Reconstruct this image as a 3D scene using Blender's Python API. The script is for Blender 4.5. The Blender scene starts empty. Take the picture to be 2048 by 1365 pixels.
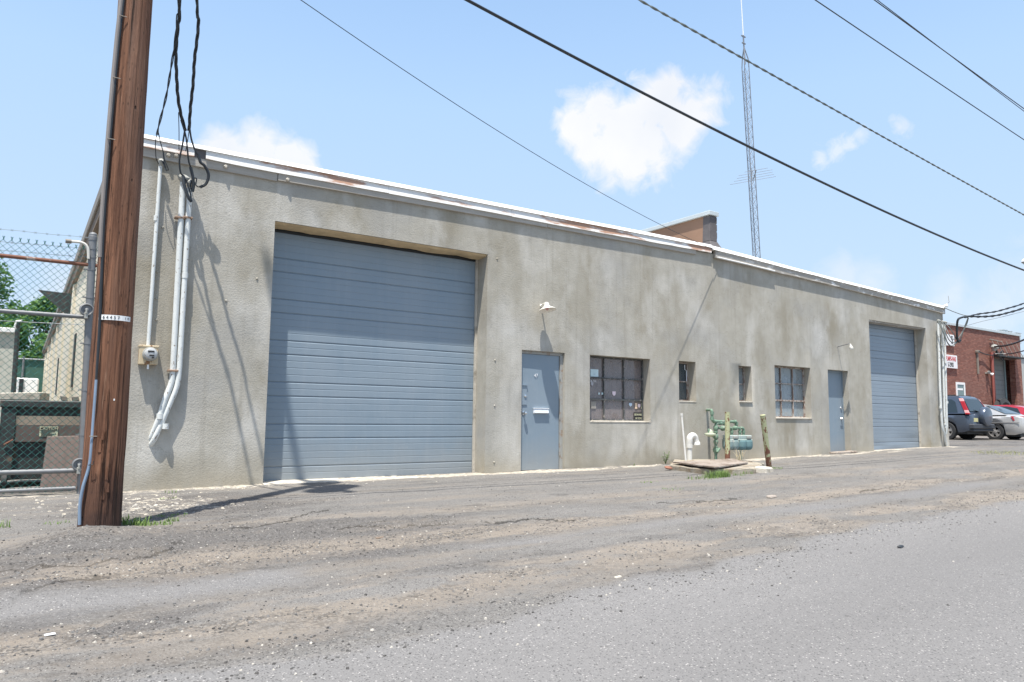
import bpy, math, random
from mathutils import Vector, noise as mnoise
SC = bpy.context.scene
COL = SC.collection
rnd = random.Random(7)
rad = math.radians

# ------------------------------------------------------------------ camera maths (surveyed from the place)
F = 1450.2177
YAW, PITCH, ROLL = rad(33.93525), rad(6.01396), rad(0.64771)
_fw = Vector((math.sin(YAW)*math.cos(PITCH), math.cos(YAW)*math.cos(PITCH), math.sin(PITCH)))
_r = Vector((math.cos(YAW), -math.sin(YAW), 0))
_u = _r.cross(_fw)
CR = math.cos(ROLL)*_r + math.sin(ROLL)*_u
CU = -math.sin(ROLL)*_r + math.cos(ROLL)*_u
CAM = Vector((0, -10.487305, 0.929159))

def ray(px, py):
    return (_fw*F + CR*(px-1024) + CU*(682.5-py)).normalized()
def at(px, py, Y):
    d = ray(px, py); return CAM + d*((Y-CAM.y)/d.y)
def atz(px, py, Z):
    d = ray(px, py); return CAM + d*((Z-CAM.z)/d.z)
def atslope(px, py, k, zA, YA):
    d = ray(px, py); t = (zA-CAM.z-k*(CAM.y-YA))/(d.z+k*d.y); return CAM + d*t

def lerp_tab(tab, x):
    if x <= tab[0][0]: return tab[0][1]
    for (a, va), (b, vb) in zip(tab, tab[1:]):
        if x <= b: return va+(vb-va)*(x-a)/(b-a)
    return tab[-1][1]
def sstep(a, b, x):
    t = max(0, min(1, (x-a)/(b-a))); return t*t*(3-2*t)
GX = [(-60, -.12), (.9, -.065), (4, -.035), (8.4, .005), (12, .05), (15.2, .1), (18.4, .165), (22.3, .23), (30, .28), (45, .32), (200, .5)]
def G(x, y):
    z = lerp_tab(GX, x)
    if y < -3: z -= min(-3-y, 11)*0.02
    return z

# ------------------------------------------------------------------ material helpers
class NT:
    def __init__(s, tree): s.t = tree; s.n = tree.nodes; s.l = tree.links
    def node(s, kind, ins=None, **kw):
        nd = s.n.new(kind)
        for k, v in kw.items(): setattr(nd, k, v)
        for k, v in (ins or {}).items(): s.put(nd.inputs[k], v)
        return nd
    def put(s, sock, v):
        if hasattr(v, 'is_output') or isinstance(v, bpy.types.NodeSocket): s.l.new(v, sock)
        else:
            if isinstance(v, (tuple, list)) and len(v) == 3 and sock.type == 'RGBA': v = (*v, 1)
            sock.default_value = v
    def math(s, op, a, b=0.0, clamp=False):
        nd = s.node('ShaderNodeMath', operation=op, use_clamp=clamp); s.put(nd.inputs[0], a); s.put(nd.inputs[1], b); return nd.outputs[0]
    def mix(s, f, a, b, mode='MIX'):
        nd = s.node('ShaderNodeMix', data_type='RGBA', blend_type=mode); s.put(nd.inputs[0], f); s.put(nd.inputs[6], a); s.put(nd.inputs[7], b); return nd.outputs[2]
    def noise(s, vec, scale, detail=3, rough=.55, out=0, dist=0):
        nd = s.node('ShaderNodeTexNoise'); s.put(nd.inputs['Scale'], scale); s.put(nd.inputs['Detail'], detail); s.put(nd.inputs['Roughness'], rough)
        nd.inputs['Distortion'].default_value = dist
        if vec is not None: s.l.new(vec, nd.inputs['Vector'])
        return nd.outputs[out]
    def voro(s, vec, scale, out='Distance', feature='F1'):
        nd = s.node('ShaderNodeTexVoronoi', feature=feature); s.put(nd.inputs['Scale'], scale)
        if vec is not None: s.l.new(vec, nd.inputs['Vector'])
        return nd.outputs[out]
    def rng(s, v, a, b, c=0., d=1.):
        nd = s.node('ShaderNodeMapRange'); 
        for i, q in enumerate((v, a, b, c, d)): s.put(nd.inputs[i], q)
        return nd.outputs[0]
    def mapv(s, vec, scale=(1, 1, 1), loc=(0, 0, 0), rot=(0, 0, 0)):
        nd = s.node('ShaderNodeMapping'); s.l.new(vec, nd.inputs[0]); nd.inputs[1].default_value = loc; nd.inputs[2].default_value = rot; nd.inputs[3].default_value = scale
        return nd.outputs[0]
    def pos(s): return s.node('ShaderNodeNewGeometry').outputs['Position']
    def obj(s): return s.node('ShaderNodeTexCoord').outputs['Object']
    def attr(s, name):
        return s.node('ShaderNodeAttribute', attribute_name=name)
    def bump(s, h, strength=.5, dist=.01):
        nd = s.node('ShaderNodeBump'); s.put(nd.inputs['Strength'], strength); s.put(nd.inputs['Distance'], dist); s.put(nd.inputs['Height'], h); return nd.outputs[0]
MATS = {}
def material(name, fn=None, base=(.5, .5, .5), rough=.7, metal=0., var=.12, scale=6., dirt=None, bump=0., bscale=60., spec=.5):
    """Principled material; base colour is broken up by noise (var), optional dirt/rust tint."""
    if name in MATS: return MATS[name]
    m = bpy.data.materials.new(name); m.use_nodes = True; t = NT(m.node_tree)
    b = m.node_tree.nodes['Principled BSDF']; b.inputs['Roughness'].default_value = rough; b.inputs['Metallic'].default_value = metal
    b.inputs['Specular IOR Level'].default_value = spec
    MATS[name] = m
    if fn: fn(t, b, m); return m
    p = t.pos(); n = t.noise(p, scale, 4)
    c = t.mix(n, tuple(max(0, q*(1-var)) for q in base), tuple(min(1, q*(1+var)) for q in base))
    if dirt:
        col, amt, sc = dirt
        f = t.rng(t.noise(p, sc, 5, .65), 1-amt-.08, 1-amt+.08); c = t.mix(f, c, col)
        rr = t.rng(f, 0, 1, rough, .9); t.l.new(rr, b.inputs['Roughness'])
    t.l.new(c, b.inputs['Base Color'])
    if bump: t.l.new(t.bump(t.noise(p, bscale, 3), bump, .01), b.inputs['Normal'])
    return m

# ------------------------------------------------------------------ mesh helpers
class MB:
    def __init__(s): s.v = []; s.f = []; s.mi = []; s.cur = 0
    def add(s, vs, fs):
        o = len(s.v); s.v += [tuple(v) for v in vs]; s.f += [[i+o for i in f] for f in fs]; s.mi += [s.cur]*len(fs); return s
    def quad(s, a, b, c, d): return s.add([a, b, c, d], [[0, 1, 2, 3]])
    def poly(s, pts): return s.add(pts, [list(range(len(pts)))])
    def box(s, x0, y0, z0, x1, y1, z1):
        v = [(x, y, z) for z in (z0, z1) for y in (y0, y1) for x in (x0, x1)]
        return s.add(v, [[0, 2, 3, 1], [4, 5, 7, 6], [0, 1, 5, 4], [2, 6, 7, 3], [0, 4, 6, 2], [1, 3, 7, 5]])
    def obox(s, c, ax, ay, az):
        c, ax, ay, az = map(Vector, (c, ax, ay, az))
        v = [c+ax*i+ay*j+az*k for k in (-1, 1) for j in (-1, 1) for i in (-1, 1)]
        return s.add(v, [[0, 2, 3, 1], [4, 5, 7, 6], [0, 1, 5, 4], [2, 6, 7, 3], [0, 4, 6, 2], [1, 3, 7, 5]])
    def hexa(s, lo, hi):
        """lo, hi: 4 points each (ring order)"""
        return s.add(list(lo)+list(hi), [[3, 2, 1, 0], [4, 5, 6, 7], [0, 1, 5, 4], [1, 2, 6, 5], [2, 3, 7, 6], [3, 0, 4, 7]])
    def prism(s, pts, d):
        n = len(pts); d = Vector(d); q = [Vector(p)+d for p in pts]
        return s.add(list(pts)+q, [list(range(n))[::-1], [i+n for i in range(n)]]+[[i, (i+1) % n, (i+1) % n+n, i+n] for i in range(n)])
    def tube(s, pts, r, n=8, caps=True):
        pts = [Vector(p) for p in pts]; rs = r if isinstance(r, (list, tuple)) else [r]*len(pts)
        rings = []; prev = None
        for i, p in enumerate(pts):
            t = (pts[min(i+1, len(pts)-1)]-pts[max(i-1, 0)]).normalized()
            if prev is None:
                a = Vector((0, 0, 1)) if abs(t.z) < .9 else Vector((1, 0, 0))
                u = t.cross(a).normalized()
            else:
                u = (prev-t*prev.dot(t)).normalized()
            prev = u; w = t.cross(u)
            rings.append([p+(u*math.cos(2*math.pi*k/n)+w*math.sin(2*math.pi*k/n))*rs[i] for k in range(n)])
        v = [q for g in rings for q in g]; fs = []
        for i in range(len(pts)-1):
            for k in range(n):
                fs.append([i*n+k, i*n+(k+1) % n, (i+1)*n+(k+1) % n, (i+1)*n+k])
        if caps: fs += [list(range(n))[::-1], [(len(pts)-1)*n+k for k in range(n)]]
        return s.add(v, fs)
    def lathe(s, c, axis, prof, n=16):
        """prof: (distance along axis, radius)"""
        c = Vector(c); ax = Vector(axis).normalized()
        return s.tube([c+ax*d for d, _ in prof], [max(r, 1e-4) for _, r in prof], n) if False else s._lathe(c, ax, prof, n)
    def _lathe(s, c, ax, prof, n):
        a = Vector((0, 0, 1)) if abs(ax.z) < .9 else Vector((1, 0, 0))
        u = ax.cross(a).normalized(); w = ax.cross(u)
        v = []; fs = []
        for d, r in prof:
            v += [c+ax*d+(u*math.cos(2*math.pi*k/n)+w*math.sin(2*math.pi*k/n))*max(r, 1e-4) for k in range(n)]
        for i in range(len(prof)-1):
            for k in range(n): fs.append([i*n+k, i*n+(k+1) % n, (i+1)*n+(k+1) % n, (i+1)*n+k])
        fs += [list(range(n))[::-1], [(len(prof)-1)*n+k for k in range(n)]]
        return s.add(v, fs)
    def build(s, name, m, parent=None, smooth=False, bevel=0, local=False, mats=None, sharp=40):
        off = Vector((0, 0, 0)) if local or parent is None else wloc(parent)
        me = bpy.data.meshes.new(name)
        me.from_pydata([Vector(v)-off for v in s.v], [], s.f)
        for q in (mats or [m]): me.materials.append(q)
        if mats: me.polygons.foreach_set('material_index', s.mi)
        me.update()
        import bmesh
        bm = bmesh.new(); bm.from_mesh(me); bmesh.ops.recalc_face_normals(bm, faces=bm.faces)
        if bevel: bmesh.ops.bevel(bm, geom=[e for e in bm.edges if e.calc_face_angle(0) > .5], offset=bevel, segments=1, affect='EDGES', clamp_overlap=True)
        bm.to_mesh(me); bm.free()
        if smooth:
            me.polygons.foreach_set('use_smooth', [True]*len(me.polygons))
            me.set_sharp_from_angle(angle=rad(sharp))
        o = bpy.data.objects.new(name, me); COL.objects.link(o)
        if parent is not None: o.parent = parent
        return o
def wloc(o):
    v = Vector((0, 0, 0))
    while o is not None: v += o.location; o = o.parent
    return v
def tag(o, label=None, cat=None, group=None, kind=None):
    if label: o['label'] = label
    if cat: o['category'] = cat
    if group: o['group'] = group
    if kind: o['kind'] = kind
    return o
def thing(name, label, cat, loc=(0, 0, 0), group=None, rotz=0):
    o = bpy.data.objects.new(name, None); COL.objects.link(o); o.location = loc; o.rotation_euler = (0, 0, rotz)
    o.empty_display_size = .2
    return tag(o, label, cat, group)
def copy_tree(o, parent=None):
    c = o.copy(); COL.objects.link(c)
    if parent is not None: c.parent = parent
    for ch in list(o.children): copy_tree(ch, c)
    return c
def text(name, s, size, m, parent, loc, rot=(math.pi/2, 0, 0), align='CENTER', sx=1., local=False, ext=.001, bold=0.):
    cu = bpy.data.curves.new(name, 'FONT'); cu.body = s; cu.size = size; cu.align_x = align; cu.align_y = 'CENTER'; cu.extrude = ext; cu.offset = bold
    cu.materials.append(m); o = bpy.data.objects.new('letters', cu); COL.objects.link(o)
    me = bpy.data.meshes.new_from_object(o); bpy.data.objects.remove(o); bpy.data.curves.remove(cu); me.name = name
    o = bpy.data.objects.new(name, me); COL.objects.link(o); o.parent = parent
    o.location = Vector(loc) if local else Vector(loc)-wloc(parent); o.rotation_euler = rot; o.scale = (sx, 1, 1)
    return o
def bez(p0, p1, p2, p3, n=12):
    p0, p1, p2, p3 = map(Vector, (p0, p1, p2, p3)); o = []
    for i in range(n+1):
        t = i/n; o.append(p0*(1-t)**3+p1*3*t*(1-t)**2+p2*3*t*t*(1-t)+p3*t**3)
    return o
def smoothpath(pts, n=6):
    """Catmull-Rom through the points"""
    P = [Vector(p) for p in pts]; P = [P[0]*2-P[1]]+P+[P[-1]*2-P[-2]]; o = []
    for i in range(1, len(P)-2):
        for k in range(n):
            t = k/n; a, b, c, d = P[i-1:i+3]
            o.append(.5*((2*b)+(c-a)*t+(2*a-5*b+4*c-d)*t*t+(3*b-a-3*c+d)*t**3))
    o.append(P[-2]); return o
def twist(path, r, R, pitch, ph0=0.):
    """strand coiling round a path"""
    o = []; d = 0; prev = None
    P = [path[0]]
    for a, b in zip(path, path[1:]):
        k = max(1, int((b-a).length/(pitch/6)))
        P += [a.lerp(b, (i+1)/k) for i in range(k)]
    for i, p in enumerate(P):
        t = (P[min(i+1, len(P)-1)]-P[max(i-1, 0)]).normalized()
        if prev is not None: d += (p-prev).length
        prev = p
        u = t.cross(Vector((0, 0, 1))).normalized() if abs(t.z) < .95 else Vector((1, 0, 0)); w = t.cross(u)
        a = 2*math.pi*d/pitch+ph0
        o.append(p+(u*math.cos(a)+w*math.sin(a))*R)
    return o

# ------------------------------------------------------------------ materials
def m_stucco(c0, c1, bumpk, fine):
    def fn(t, b, m):
        p = t.pos()
        big = t.noise(p, .9, 5, .6); mid = t.noise(p, 4.5, 4, .6)
        c = t.mix(t.rng(mid, .3, .7), c0, c1)
        # pale blooms, dull grey-olive patches and upright streaks of the old coating
        olive = t.rng(t.noise(t.mapv(p, (1.1, 1, .55), (7, 3, 2)), 1.0, 4, .55), .47, .68)
        c = t.mix(t.math('MULTIPLY', olive, .85), c, (.285, .255, .195))
        grey = t.rng(t.noise(t.mapv(p, (.8, 1, .9), (1, 9, 4)), .9, 3, .5), .5, .7)
        c = t.mix(t.math('MULTIPLY', grey, .6), c, (.335, .33, .315))
        bloom = t.rng(t.noise(t.mapv(p, (1, 1, .6)), 1.2, 4, .58, dist=.15), .5, .72)
        c = t.mix(t.math('MULTIPLY', bloom, .62), c, (.62, .60, .555))
        stre = t.rng(t.noise(t.mapv(p, (6, 1, .22)), 1.5, 4, .6), .54, .74)
        c = t.mix(t.math('MULTIPLY', stre, .35), c, (.24, .22, .18))
        hair = t.rng(t.math('ABSOLUTE', t.math('SUBTRACT', t.noise(t.mapv(p, (.7, 1, 1)), 1.1, 6, .6), .5)), .0, .004, 1, 0)
        c = t.mix(t.math('MULTIPLY', hair, .35), c, (.2, .185, .155))
        dot = t.rng(t.voro(p, 7), .03, .07, 1, 0)
        c = t.mix(t.math('MULTIPLY', dot, .3), c, (.2, .18, .15))
        # splash dirt low on the wall
        z = t.node('ShaderNodeSeparateXYZ'); t.l.new(p, z.inputs[0])
        low = t.math('MULTIPLY', t.rng(t.math('ADD', z.outputs[2], t.math('MULTIPLY', big, -.5)), -.22, .12, 1, 0), .5)
        c = t.mix(low, c, (.30, .265, .2))
        t.l.new(c, b.inputs['Base Color'])
        h1 = t.noise(p, fine, 4, .65); h2 = t.voro(p, fine*.8); h3 = t.noise(p, 1.6, 2)
        h = t.math('ADD', t.math('ADD', h1, t.math('MULTIPLY', h2, -.5)), t.math('MULTIPLY', h3, 2.5))
        t.l.new(t.bump(h, bumpk, .012), b.inputs['Normal']); b.inputs['Roughness'].default_value = .95; b.inputs['Specular IOR Level'].default_value = .2
    return fn
STUC1 = material('rough_stucco', m_stucco((.372, .347, .292), (.44, .414, .357), .30, 52))
STUC2 = material('smooth_stucco', m_stucco((.372, .347, .292), (.43, .404, .345), .2, 55))
CREAM = material('cream_block', base=(.62, .56, .44), rough=.9, var=.1, scale=2, dirt=((.42, .37, .29), .35, 1.2), bump=.2, bscale=25)
def m_rustwhite(t, b, m):
    p = t.pos(); q = t.mapv(p, (.55, 1, 3.2))
    c = t.mix(t.noise(p, 9, 4), (.80, .79, .76), (.68, .67, .64))
    f = t.rng(t.noise(q, 1.25, 6, .62),   .525, .585); f2 = t.rng(t.noise(p, 55, 2, .6), .66, .72)
    rust = t.mix(t.noise(p, 14, 3), (.32, .13, .06), (.47, .27, .16))
    c = t.mix(t.math('MULTIPLY', f, .9), c, rust); c = t.mix(t.math('MULTIPLY', f2, .5), c, (.45, .36, .3))
    t.l.new(c, b.inputs['Base Color']); b.inputs['Roughness'].default_value = .6
WHITEMETAL = material('rusty_white_metal', m_rustwhite)
CAPWHITE = material('white_roof_edge', base=(.82, .81, .78), rough=.6, var=.06, scale=5, dirt=((.5, .45, .38), .3, 3))
def m_board(t, b, m):
    p = t.pos(); q = t.mapv(p, (.8, 4, 22))
    c = t.mix(t.noise(q, 2.0, 5, .65), (.30, .27, .225), (.47, .44, .39))
    f = t.rng(t.noise(t.mapv(p, (1, 1, 3)), 3.2, 6, .7), .54, .62)
    sx = t.node('ShaderNodeSeparateXYZ'); t.l.new(p, sx.inputs[0])
    f = t.math('MULTIPLY', f, t.rng(sx.outputs[0], 11.5, 17, .12, .95))
    c = t.mix(f, c, (.78, .77, .74)); t.l.new(c, b.inputs['Base Color']); b.inputs['Roughness'].default_value = .85
    t.l.new(t.bump(t.noise(q, 3, 4), .35, .006), b.inputs['Normal'])
BOARD = material('weathered_board', m_board)
def m_bluepaint(t, b, m):
    p = t.pos()
    c = t.mix(t.noise(p, 1.3, 4), (.192, .25, .30), (.232, .29, .342))
    st = t.rng(t.noise(t.mapv(p, (9, 1, .5)), 1.5, 4), .5, .8)
    c = t.mix(t.math('MULTIPLY', st, .25), c, (.30, .34, .38))
    f = t.rng(t.noise(p, 30, 3, .7), .72, .76); c = t.mix(t.math('MULTIPLY', f, .3), c, (.45, .47, .48))
    z = t.node('ShaderNodeSeparateXYZ'); t.l.new(p, z.inputs[0])
    c = t.mix(t.math('MULTIPLY', t.rng(t.math('ADD', z.outputs[2], t.math('MULTIPLY', t.noise(p, 3, 3), -.5)), -.2, .35, 1, 0), .45), c, (.30, .29, .265))
    sc2 = t.rng(t.noise(t.mapv(p, (1.5, 1, 8)), 5, 5, .7), .64, .70); c = t.mix(t.math('MULTIPLY', sc2, t.rng(z.outputs[2], .2, 2.2, .45, .05)), c, (.42, .43, .43))
    fade = t.rng(t.noise(p, .9, 3), .45, .65); c = t.mix(t.math('MULTIPLY', fade, .25), c, (.30, .335, .36))
    t.l.new(c, b.inputs['Base Color']); b.inputs['Roughness'].default_value = .42
    t.l.new(t.bump(t.noise(p, 2.2, 3), .25, .02), b.inputs['Normal'])
BLUE = material('blue_grey_paint', m_bluepaint)
TRIMGREY = material('grey_door_frame', base=(.33, .33, .31), rough=.7, var=.15, dirt=((.28, .2, .14), .4, 9))
CONCRETE = material('pale_concrete', base=(.5, .46, .39), rough=.95, var=.2, scale=9, bump=.5, bscale=40, dirt=((.28, .25, .2), .4, 5))
FOAM = material('sealing_foam', base=(.52, .40, .24), rough=.9, var=.35, scale=7, bump=.5, bscale=12)
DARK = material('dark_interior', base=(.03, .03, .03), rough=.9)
BLACK = material('black_rubber', base=(.018, .02, .022), rough=.5, var=.3)
CABLE = material('black_cable', base=(.02, .024, .028), rough=.45, var=.2)
GREYCABLE = material('weathered_cable', base=(.16, .18, .17), rough=.6, var=.3, scale=30)
BAREWIRE = material('bare_wire', base=(.42, .42, .40), rough=.5, metal=.5)
CHROME = material('worn_chrome', base=(.75, .75, .75), rough=.25, metal=1.)
BRIGHT = material('bright_aluminium', base=(.85, .86, .88), rough=.35, metal=.3)
def m_wood(t, b, m):
    p = t.pos(); q = t.mapv(p, (15, 15, .5))
    gr = t.noise(q, 2.2, 6, .62, dist=.3)
    c = t.mix(t.rng(gr, .25, .75), (.042, .017, .011), (.33, .16, .093))
    grey = t.rng(t.noise(t.mapv(p, (6, 6, .35), (3, 1, 0)), 1.4, 4), .5, .75)
    z = t.node('ShaderNodeSeparateXYZ'); t.l.new(p, z.inputs[0])
    c = t.mix(t.math('MULTIPLY', grey, t.rng(z.outputs[2], .5, 4.5, .12, .75)), c, (.22, .145, .11))
    crack = t.rng(t.noise(t.mapv(p, (16, 16, .28), (2, 5, 1)), 1.7, 4, .6), .34, .40, 1, 0)
    c = t.mix(t.math('MULTIPLY', crack, .9), c, (.045, .024, .016))
    knot = t.rng(t.math('ADD', t.voro(t.mapv(p, (1, 1, .4)), 13), t.math('MULTIPLY', t.noise(p, 8, 2), .25)), .13, .19, 1, 0)
    c = t.mix(t.math('MULTIPLY', knot, .85), c, (.035, .02, .014))
    speck = t.rng(t.voro(t.mapv(p, (1, 1, .32)), 34), .10, .22, 1, 0); c = t.mix(t.math('MULTIPLY', speck, t.rng(t.noise(p, 3, 3), .42, .6, .1, .8)), c, (.03, .017, .012))
    pale = t.rng(t.noise(t.mapv(p, (26, 26, .9), (5, 1, 2)), 1.8, 4, .6), .62, .72); c = t.mix(t.math('MULTIPLY', pale, .55), c, (.42, .26, .17))
    stain = t.math('MULTIPLY', t.rng(t.math('ADD', z.outputs[2], t.math('MULTIPLY', t.noise(p, 5, 3), -.9)), -.42, .12, 1, 0), .8)
    c = t.mix(stain, c, (.05, .032, .028))
    t.l.new(c, b.inputs['Base Color']); b.inputs['Roughness'].default_value = .85; b.inputs['Specular IOR Level'].default_value = .25
    h = t.math('ADD', gr, t.math('MULTIPLY', t.math('ADD', crack, knot), -.8)); t.l.new(t.bump(h, 1., .03), b.inputs['Normal'])
POLEWOOD = material('creosote_pole_wood', m_wood)
def m_rustpaint(base, rust, amt, sc=9., zz=None):
    def fn(t, b, m):
        p = t.pos(); c = t.mix(t.noise(p, 6, 4), tuple(q*.8 for q in base), tuple(min(1, q*1.12) for q in base))
        f = t.noise(t.mapv(p, (1, 1, .6)), sc, 5, .65)
        if zz:
            z = t.node('ShaderNodeSeparateXYZ'); t.l.new(p, z.inputs[0]); f = t.math('ADD', f, t.rng(z.outputs[2], zz[0], zz[1], zz[2], 0))
        f = t.rng(f, 1-amt-.02, 1-amt+.03)
        c = t.mix(f, c, t.mix(t.noise(p, 25, 3), tuple(q*.6 for q in rust), rust)); t.l.new(c, b.inputs['Base Color'])
        b.inputs['Roughness'].default_value = .75
    return fn
BOLL = material('peeling_lime_paint', m_rustpaint((.40, .42, .25), (.20, .085, .05), .44, 17, (.1, .5, .2)))
PIPEWHITE = material('peeling_white_pipe', m_rustpaint((.66, .68, .66), (.34, .28, .22), .38, 26))
PIPEGALV = material('galvanised_pipe', base=(.20, .205, .21), rough=.55, metal=.35, var=.2, scale=15)
RUSTPIPE = material('rusty_rail', m_rustpaint((.42, .38, .34), (.24, .10, .06), .62, 8))
BRASSRUST = material('tan_meter_box', m_rustpaint((.55, .45, .30), (.32, .17, .08), .42, 12))
GASGREEN = material('gas_pipe_green', m_rustpaint((.16, .25, .18), (.36, .37, .30), .40, 20))
GASTEAL = material('gas_meter_teal', m_rustpaint((.25, .34, .33), (.5, .53, .49), .44, 14))
GASGREY = material('gas_meter_grey', base=(.34, .34, .31), rough=.6, var=.2)
VENTWHITE = material('white_plastic_vent', base=(.62, .61, .57), rough=.6, var=.08, scale=14, dirt=((.5, .45, .38), .35, 10))
ENAMEL = material('cream_enamel', base=(.74, .71, .64), rough=.45, var=.08, dirt=((.45, .36, .27), .3, 25))
PLY = material('weathered_plywood', m_rustpaint((.34, .29, .245), (.24, .185, .145), .5, 5))
TAN = material('tan_plywood', base=(.74, .56, .40), rough=.8, var=.25, scale=14)
STEELBLACK = material('black_dumpster_steel', base=(.03, .032, .032), rough=.6, var=.5, scale=5, dirt=((.16, .11, .08), .36, 6))
BROWNBOARD = material('brown_grey_board', base=(.115, .085, .075), rough=.8, var=.25, scale=8)
VINYL = material('green_vinyl_wire', base=(.025, .125, .108), rough=.4, var=.2)
SIGNWHITE = material('white_sign', base=(.82, .82, .80), rough=.5, var=.04)
SIGNCREAM = material('faded_cream_sign', base=(.6, .6, .42), rough=.6, var=.15, scale=20)
INKBLACK = material('black_lettering', base=(.02, .02, .02), rough=.6, var=0)
INKRED = material('red_lettering', base=(.55, .03, .035), rough=.6, var=0)
INKWHITE = material('white_lettering', base=(.82, .82, .82), rough=.6, var=0)
BROWNWALL = material('brown_felt_wall', base=(.29, .175, .115), rough=.95, var=.14, scale=1.6, bump=.3, bscale=6)
TAR = material('dark_tar', base=(.11, .10, .10), rough=.8, var=.3, scale=8, bump=.5, bscale=18)
COPING = material('pale_metal_coping', base=(.50, .55, .56), rough=.5, var=.1)
ROOFM = material('roof_felt', base=(.3, .29, .27), rough=.95)
TOWERM = material('tower_galvanised', base=(.20, .215, .24), rough=.6, metal=.2, var=.2)
GUT = material('brown_gutter', base=(.21, .185, .155), rough=.7, var=.2)
SOFFIT = material('brown_soffit', base=(.17, .125, .09), rough=.85, var=.25)
def m_brick(t, b, m):
    p = t.pos(); s = t.node('ShaderNodeSeparateXYZ'); t.l.new(p, s.inputs[0]); cmb = t.node('ShaderNodeCombineXYZ')
    t.l.new(t.math('ADD', s.outputs[0], s.outputs[1]), cmb.inputs[0]); t.l.new(s.outputs[2], cmb.inputs[1])
    br = t.node('ShaderNodeTexBrick'); t.l.new(cmb.outputs[0], br.inputs['Vector'])
    br.inputs['Scale'].default_value = 1; br.inputs['Brick Width'].default_value = .23; br.inputs['Row Height'].default_value = .075
    br.inputs['Mortar Size'].default_value = .008; br.inputs['Bias'].default_value = -.2
    t.put(br.inputs['Color1'], (.20, .065, .042)); t.put(br.inputs['Color2'], (.33, .14, .095)); t.put(br.inputs['Mortar'], (.15, .10, .085))
    c = br.outputs['Color']
    rw = t.node('ShaderNodeTexWhiteNoise', noise_dimensions='2D'); fl = t.node('ShaderNodeVectorMath', operation='FLOOR')
    t.l.new(t.mapv(cmb.outputs[0], (4.348, 13.333, 1)), fl.inputs[0]); t.l.new(fl.outputs[0], rw.inputs['Vector'])
    c = t.mix(t.math('MULTIPLY', t.rng(t.noise(p, 6, 2), .62, .68), .35), c, (.40, .24, .18))
    c = t.mix(t.math('MULTIPLY', t.rng(t.noise(p, .5, 3), .5, .7), .4), c, (.19, .10, .08))
    t.l.new(c, b.inputs['Base Color']); b.inputs['Roughness'].default_value = .9
    t.l.new(t.bump(br.outputs['Fac'], -.4, .01), b.inputs['Normal'])
BRICK = material('red_brick', m_brick)
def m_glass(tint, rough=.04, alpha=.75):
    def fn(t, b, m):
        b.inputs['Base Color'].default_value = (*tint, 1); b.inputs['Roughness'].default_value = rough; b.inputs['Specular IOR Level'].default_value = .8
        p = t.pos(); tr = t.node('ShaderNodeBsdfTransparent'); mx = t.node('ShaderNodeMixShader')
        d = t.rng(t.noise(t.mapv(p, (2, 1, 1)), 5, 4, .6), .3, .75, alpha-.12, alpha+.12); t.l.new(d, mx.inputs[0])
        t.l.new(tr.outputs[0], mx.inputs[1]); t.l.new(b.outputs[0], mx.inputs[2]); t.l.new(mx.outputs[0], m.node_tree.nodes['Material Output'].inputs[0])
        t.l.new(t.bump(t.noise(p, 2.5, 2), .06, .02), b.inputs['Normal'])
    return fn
GLASS = material('pink_reflection_glass', m_glass((.27, .235, .23), .06, .62))  # pinkish street reflection painted into a half-opaque base colour
GLASS2 = material('sky_reflection_glass', m_glass((.36, .41, .43), .05, .55))  # pale base colour stands in for sky mirrored in the panes
CARGLASS = material('car_glass', base=(.02, .03, .035), rough=.06, var=.1, spec=.8)
def carpaint(name, c, metal=.35): 
    m = material(name, base=c, rough=.28, metal=metal, var=.04, scale=3); m.node_tree.nodes['Principled BSDF'].inputs['Coat Weight'].default_value = .6; return m
SUVP = carpaint('slate_blue_car_paint', (.075, .095, .13)); SEDP = carpaint('silver_car_paint', (.55, .54, .52)); REDP = carpaint('red_car_paint', (.42, .03, .045), .1)
LENSRED = material('red_lamp_lens', base=(.30, .012, .015), rough=.2, var=.1); LENSCLR = material('clear_lamp_lens', base=(.55, .30, .29), rough=.2, var=.05)
TYRE = material('tyre_rubber', base=(.03, .03, .031), rough=.8, var=.2); RIM = material('alloy_rim', base=(.5, .48, .46), rough=.4, metal=.6, var=.1)
PLATE = material('yellow_number_plate', base=(.62, .58, .30), rough=.5, var=.15, scale=30)
def m_leaf(a, bcol):
    def fn(t, b, m):
        p = t.pos(); c = t.mix(t.noise(p, .6, 3), a, bcol); c = t.mix(t.math('MULTIPLY', t.noise(p, 9, 2), .5), c, tuple(q*1.5 for q in bcol))
        t.l.new(c, b.inputs['Base Color']); b.inputs['Roughness'].default_value = .6
        tl = t.node('ShaderNodeBsdfTranslucent'); t.l.new(c, tl.inputs[0]); mx = t.node('ShaderNodeMixShader'); mx.inputs[0].default_value = .3
        t.l.new(b.outputs[0], mx.inputs[1]); t.l.new(tl.outputs[0], mx.inputs[2]); t.l.new(mx.outputs[0], m.node_tree.nodes['Material Output'].inputs[0])
    return fn
LEAF = material('tree_leaves', m_leaf((.05, .125, .025), (.11, .22, .05)))
BARK = material('bark', base=(.1, .075, .05), rough=.9, var=.3)
GRASS = material('grass_blades', m_leaf((.09, .165, .035), (.20, .29, .08)))
DRYGRASS = material('dry_stalks', base=(.55, .47, .3), rough=.9, var=.2)

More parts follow.
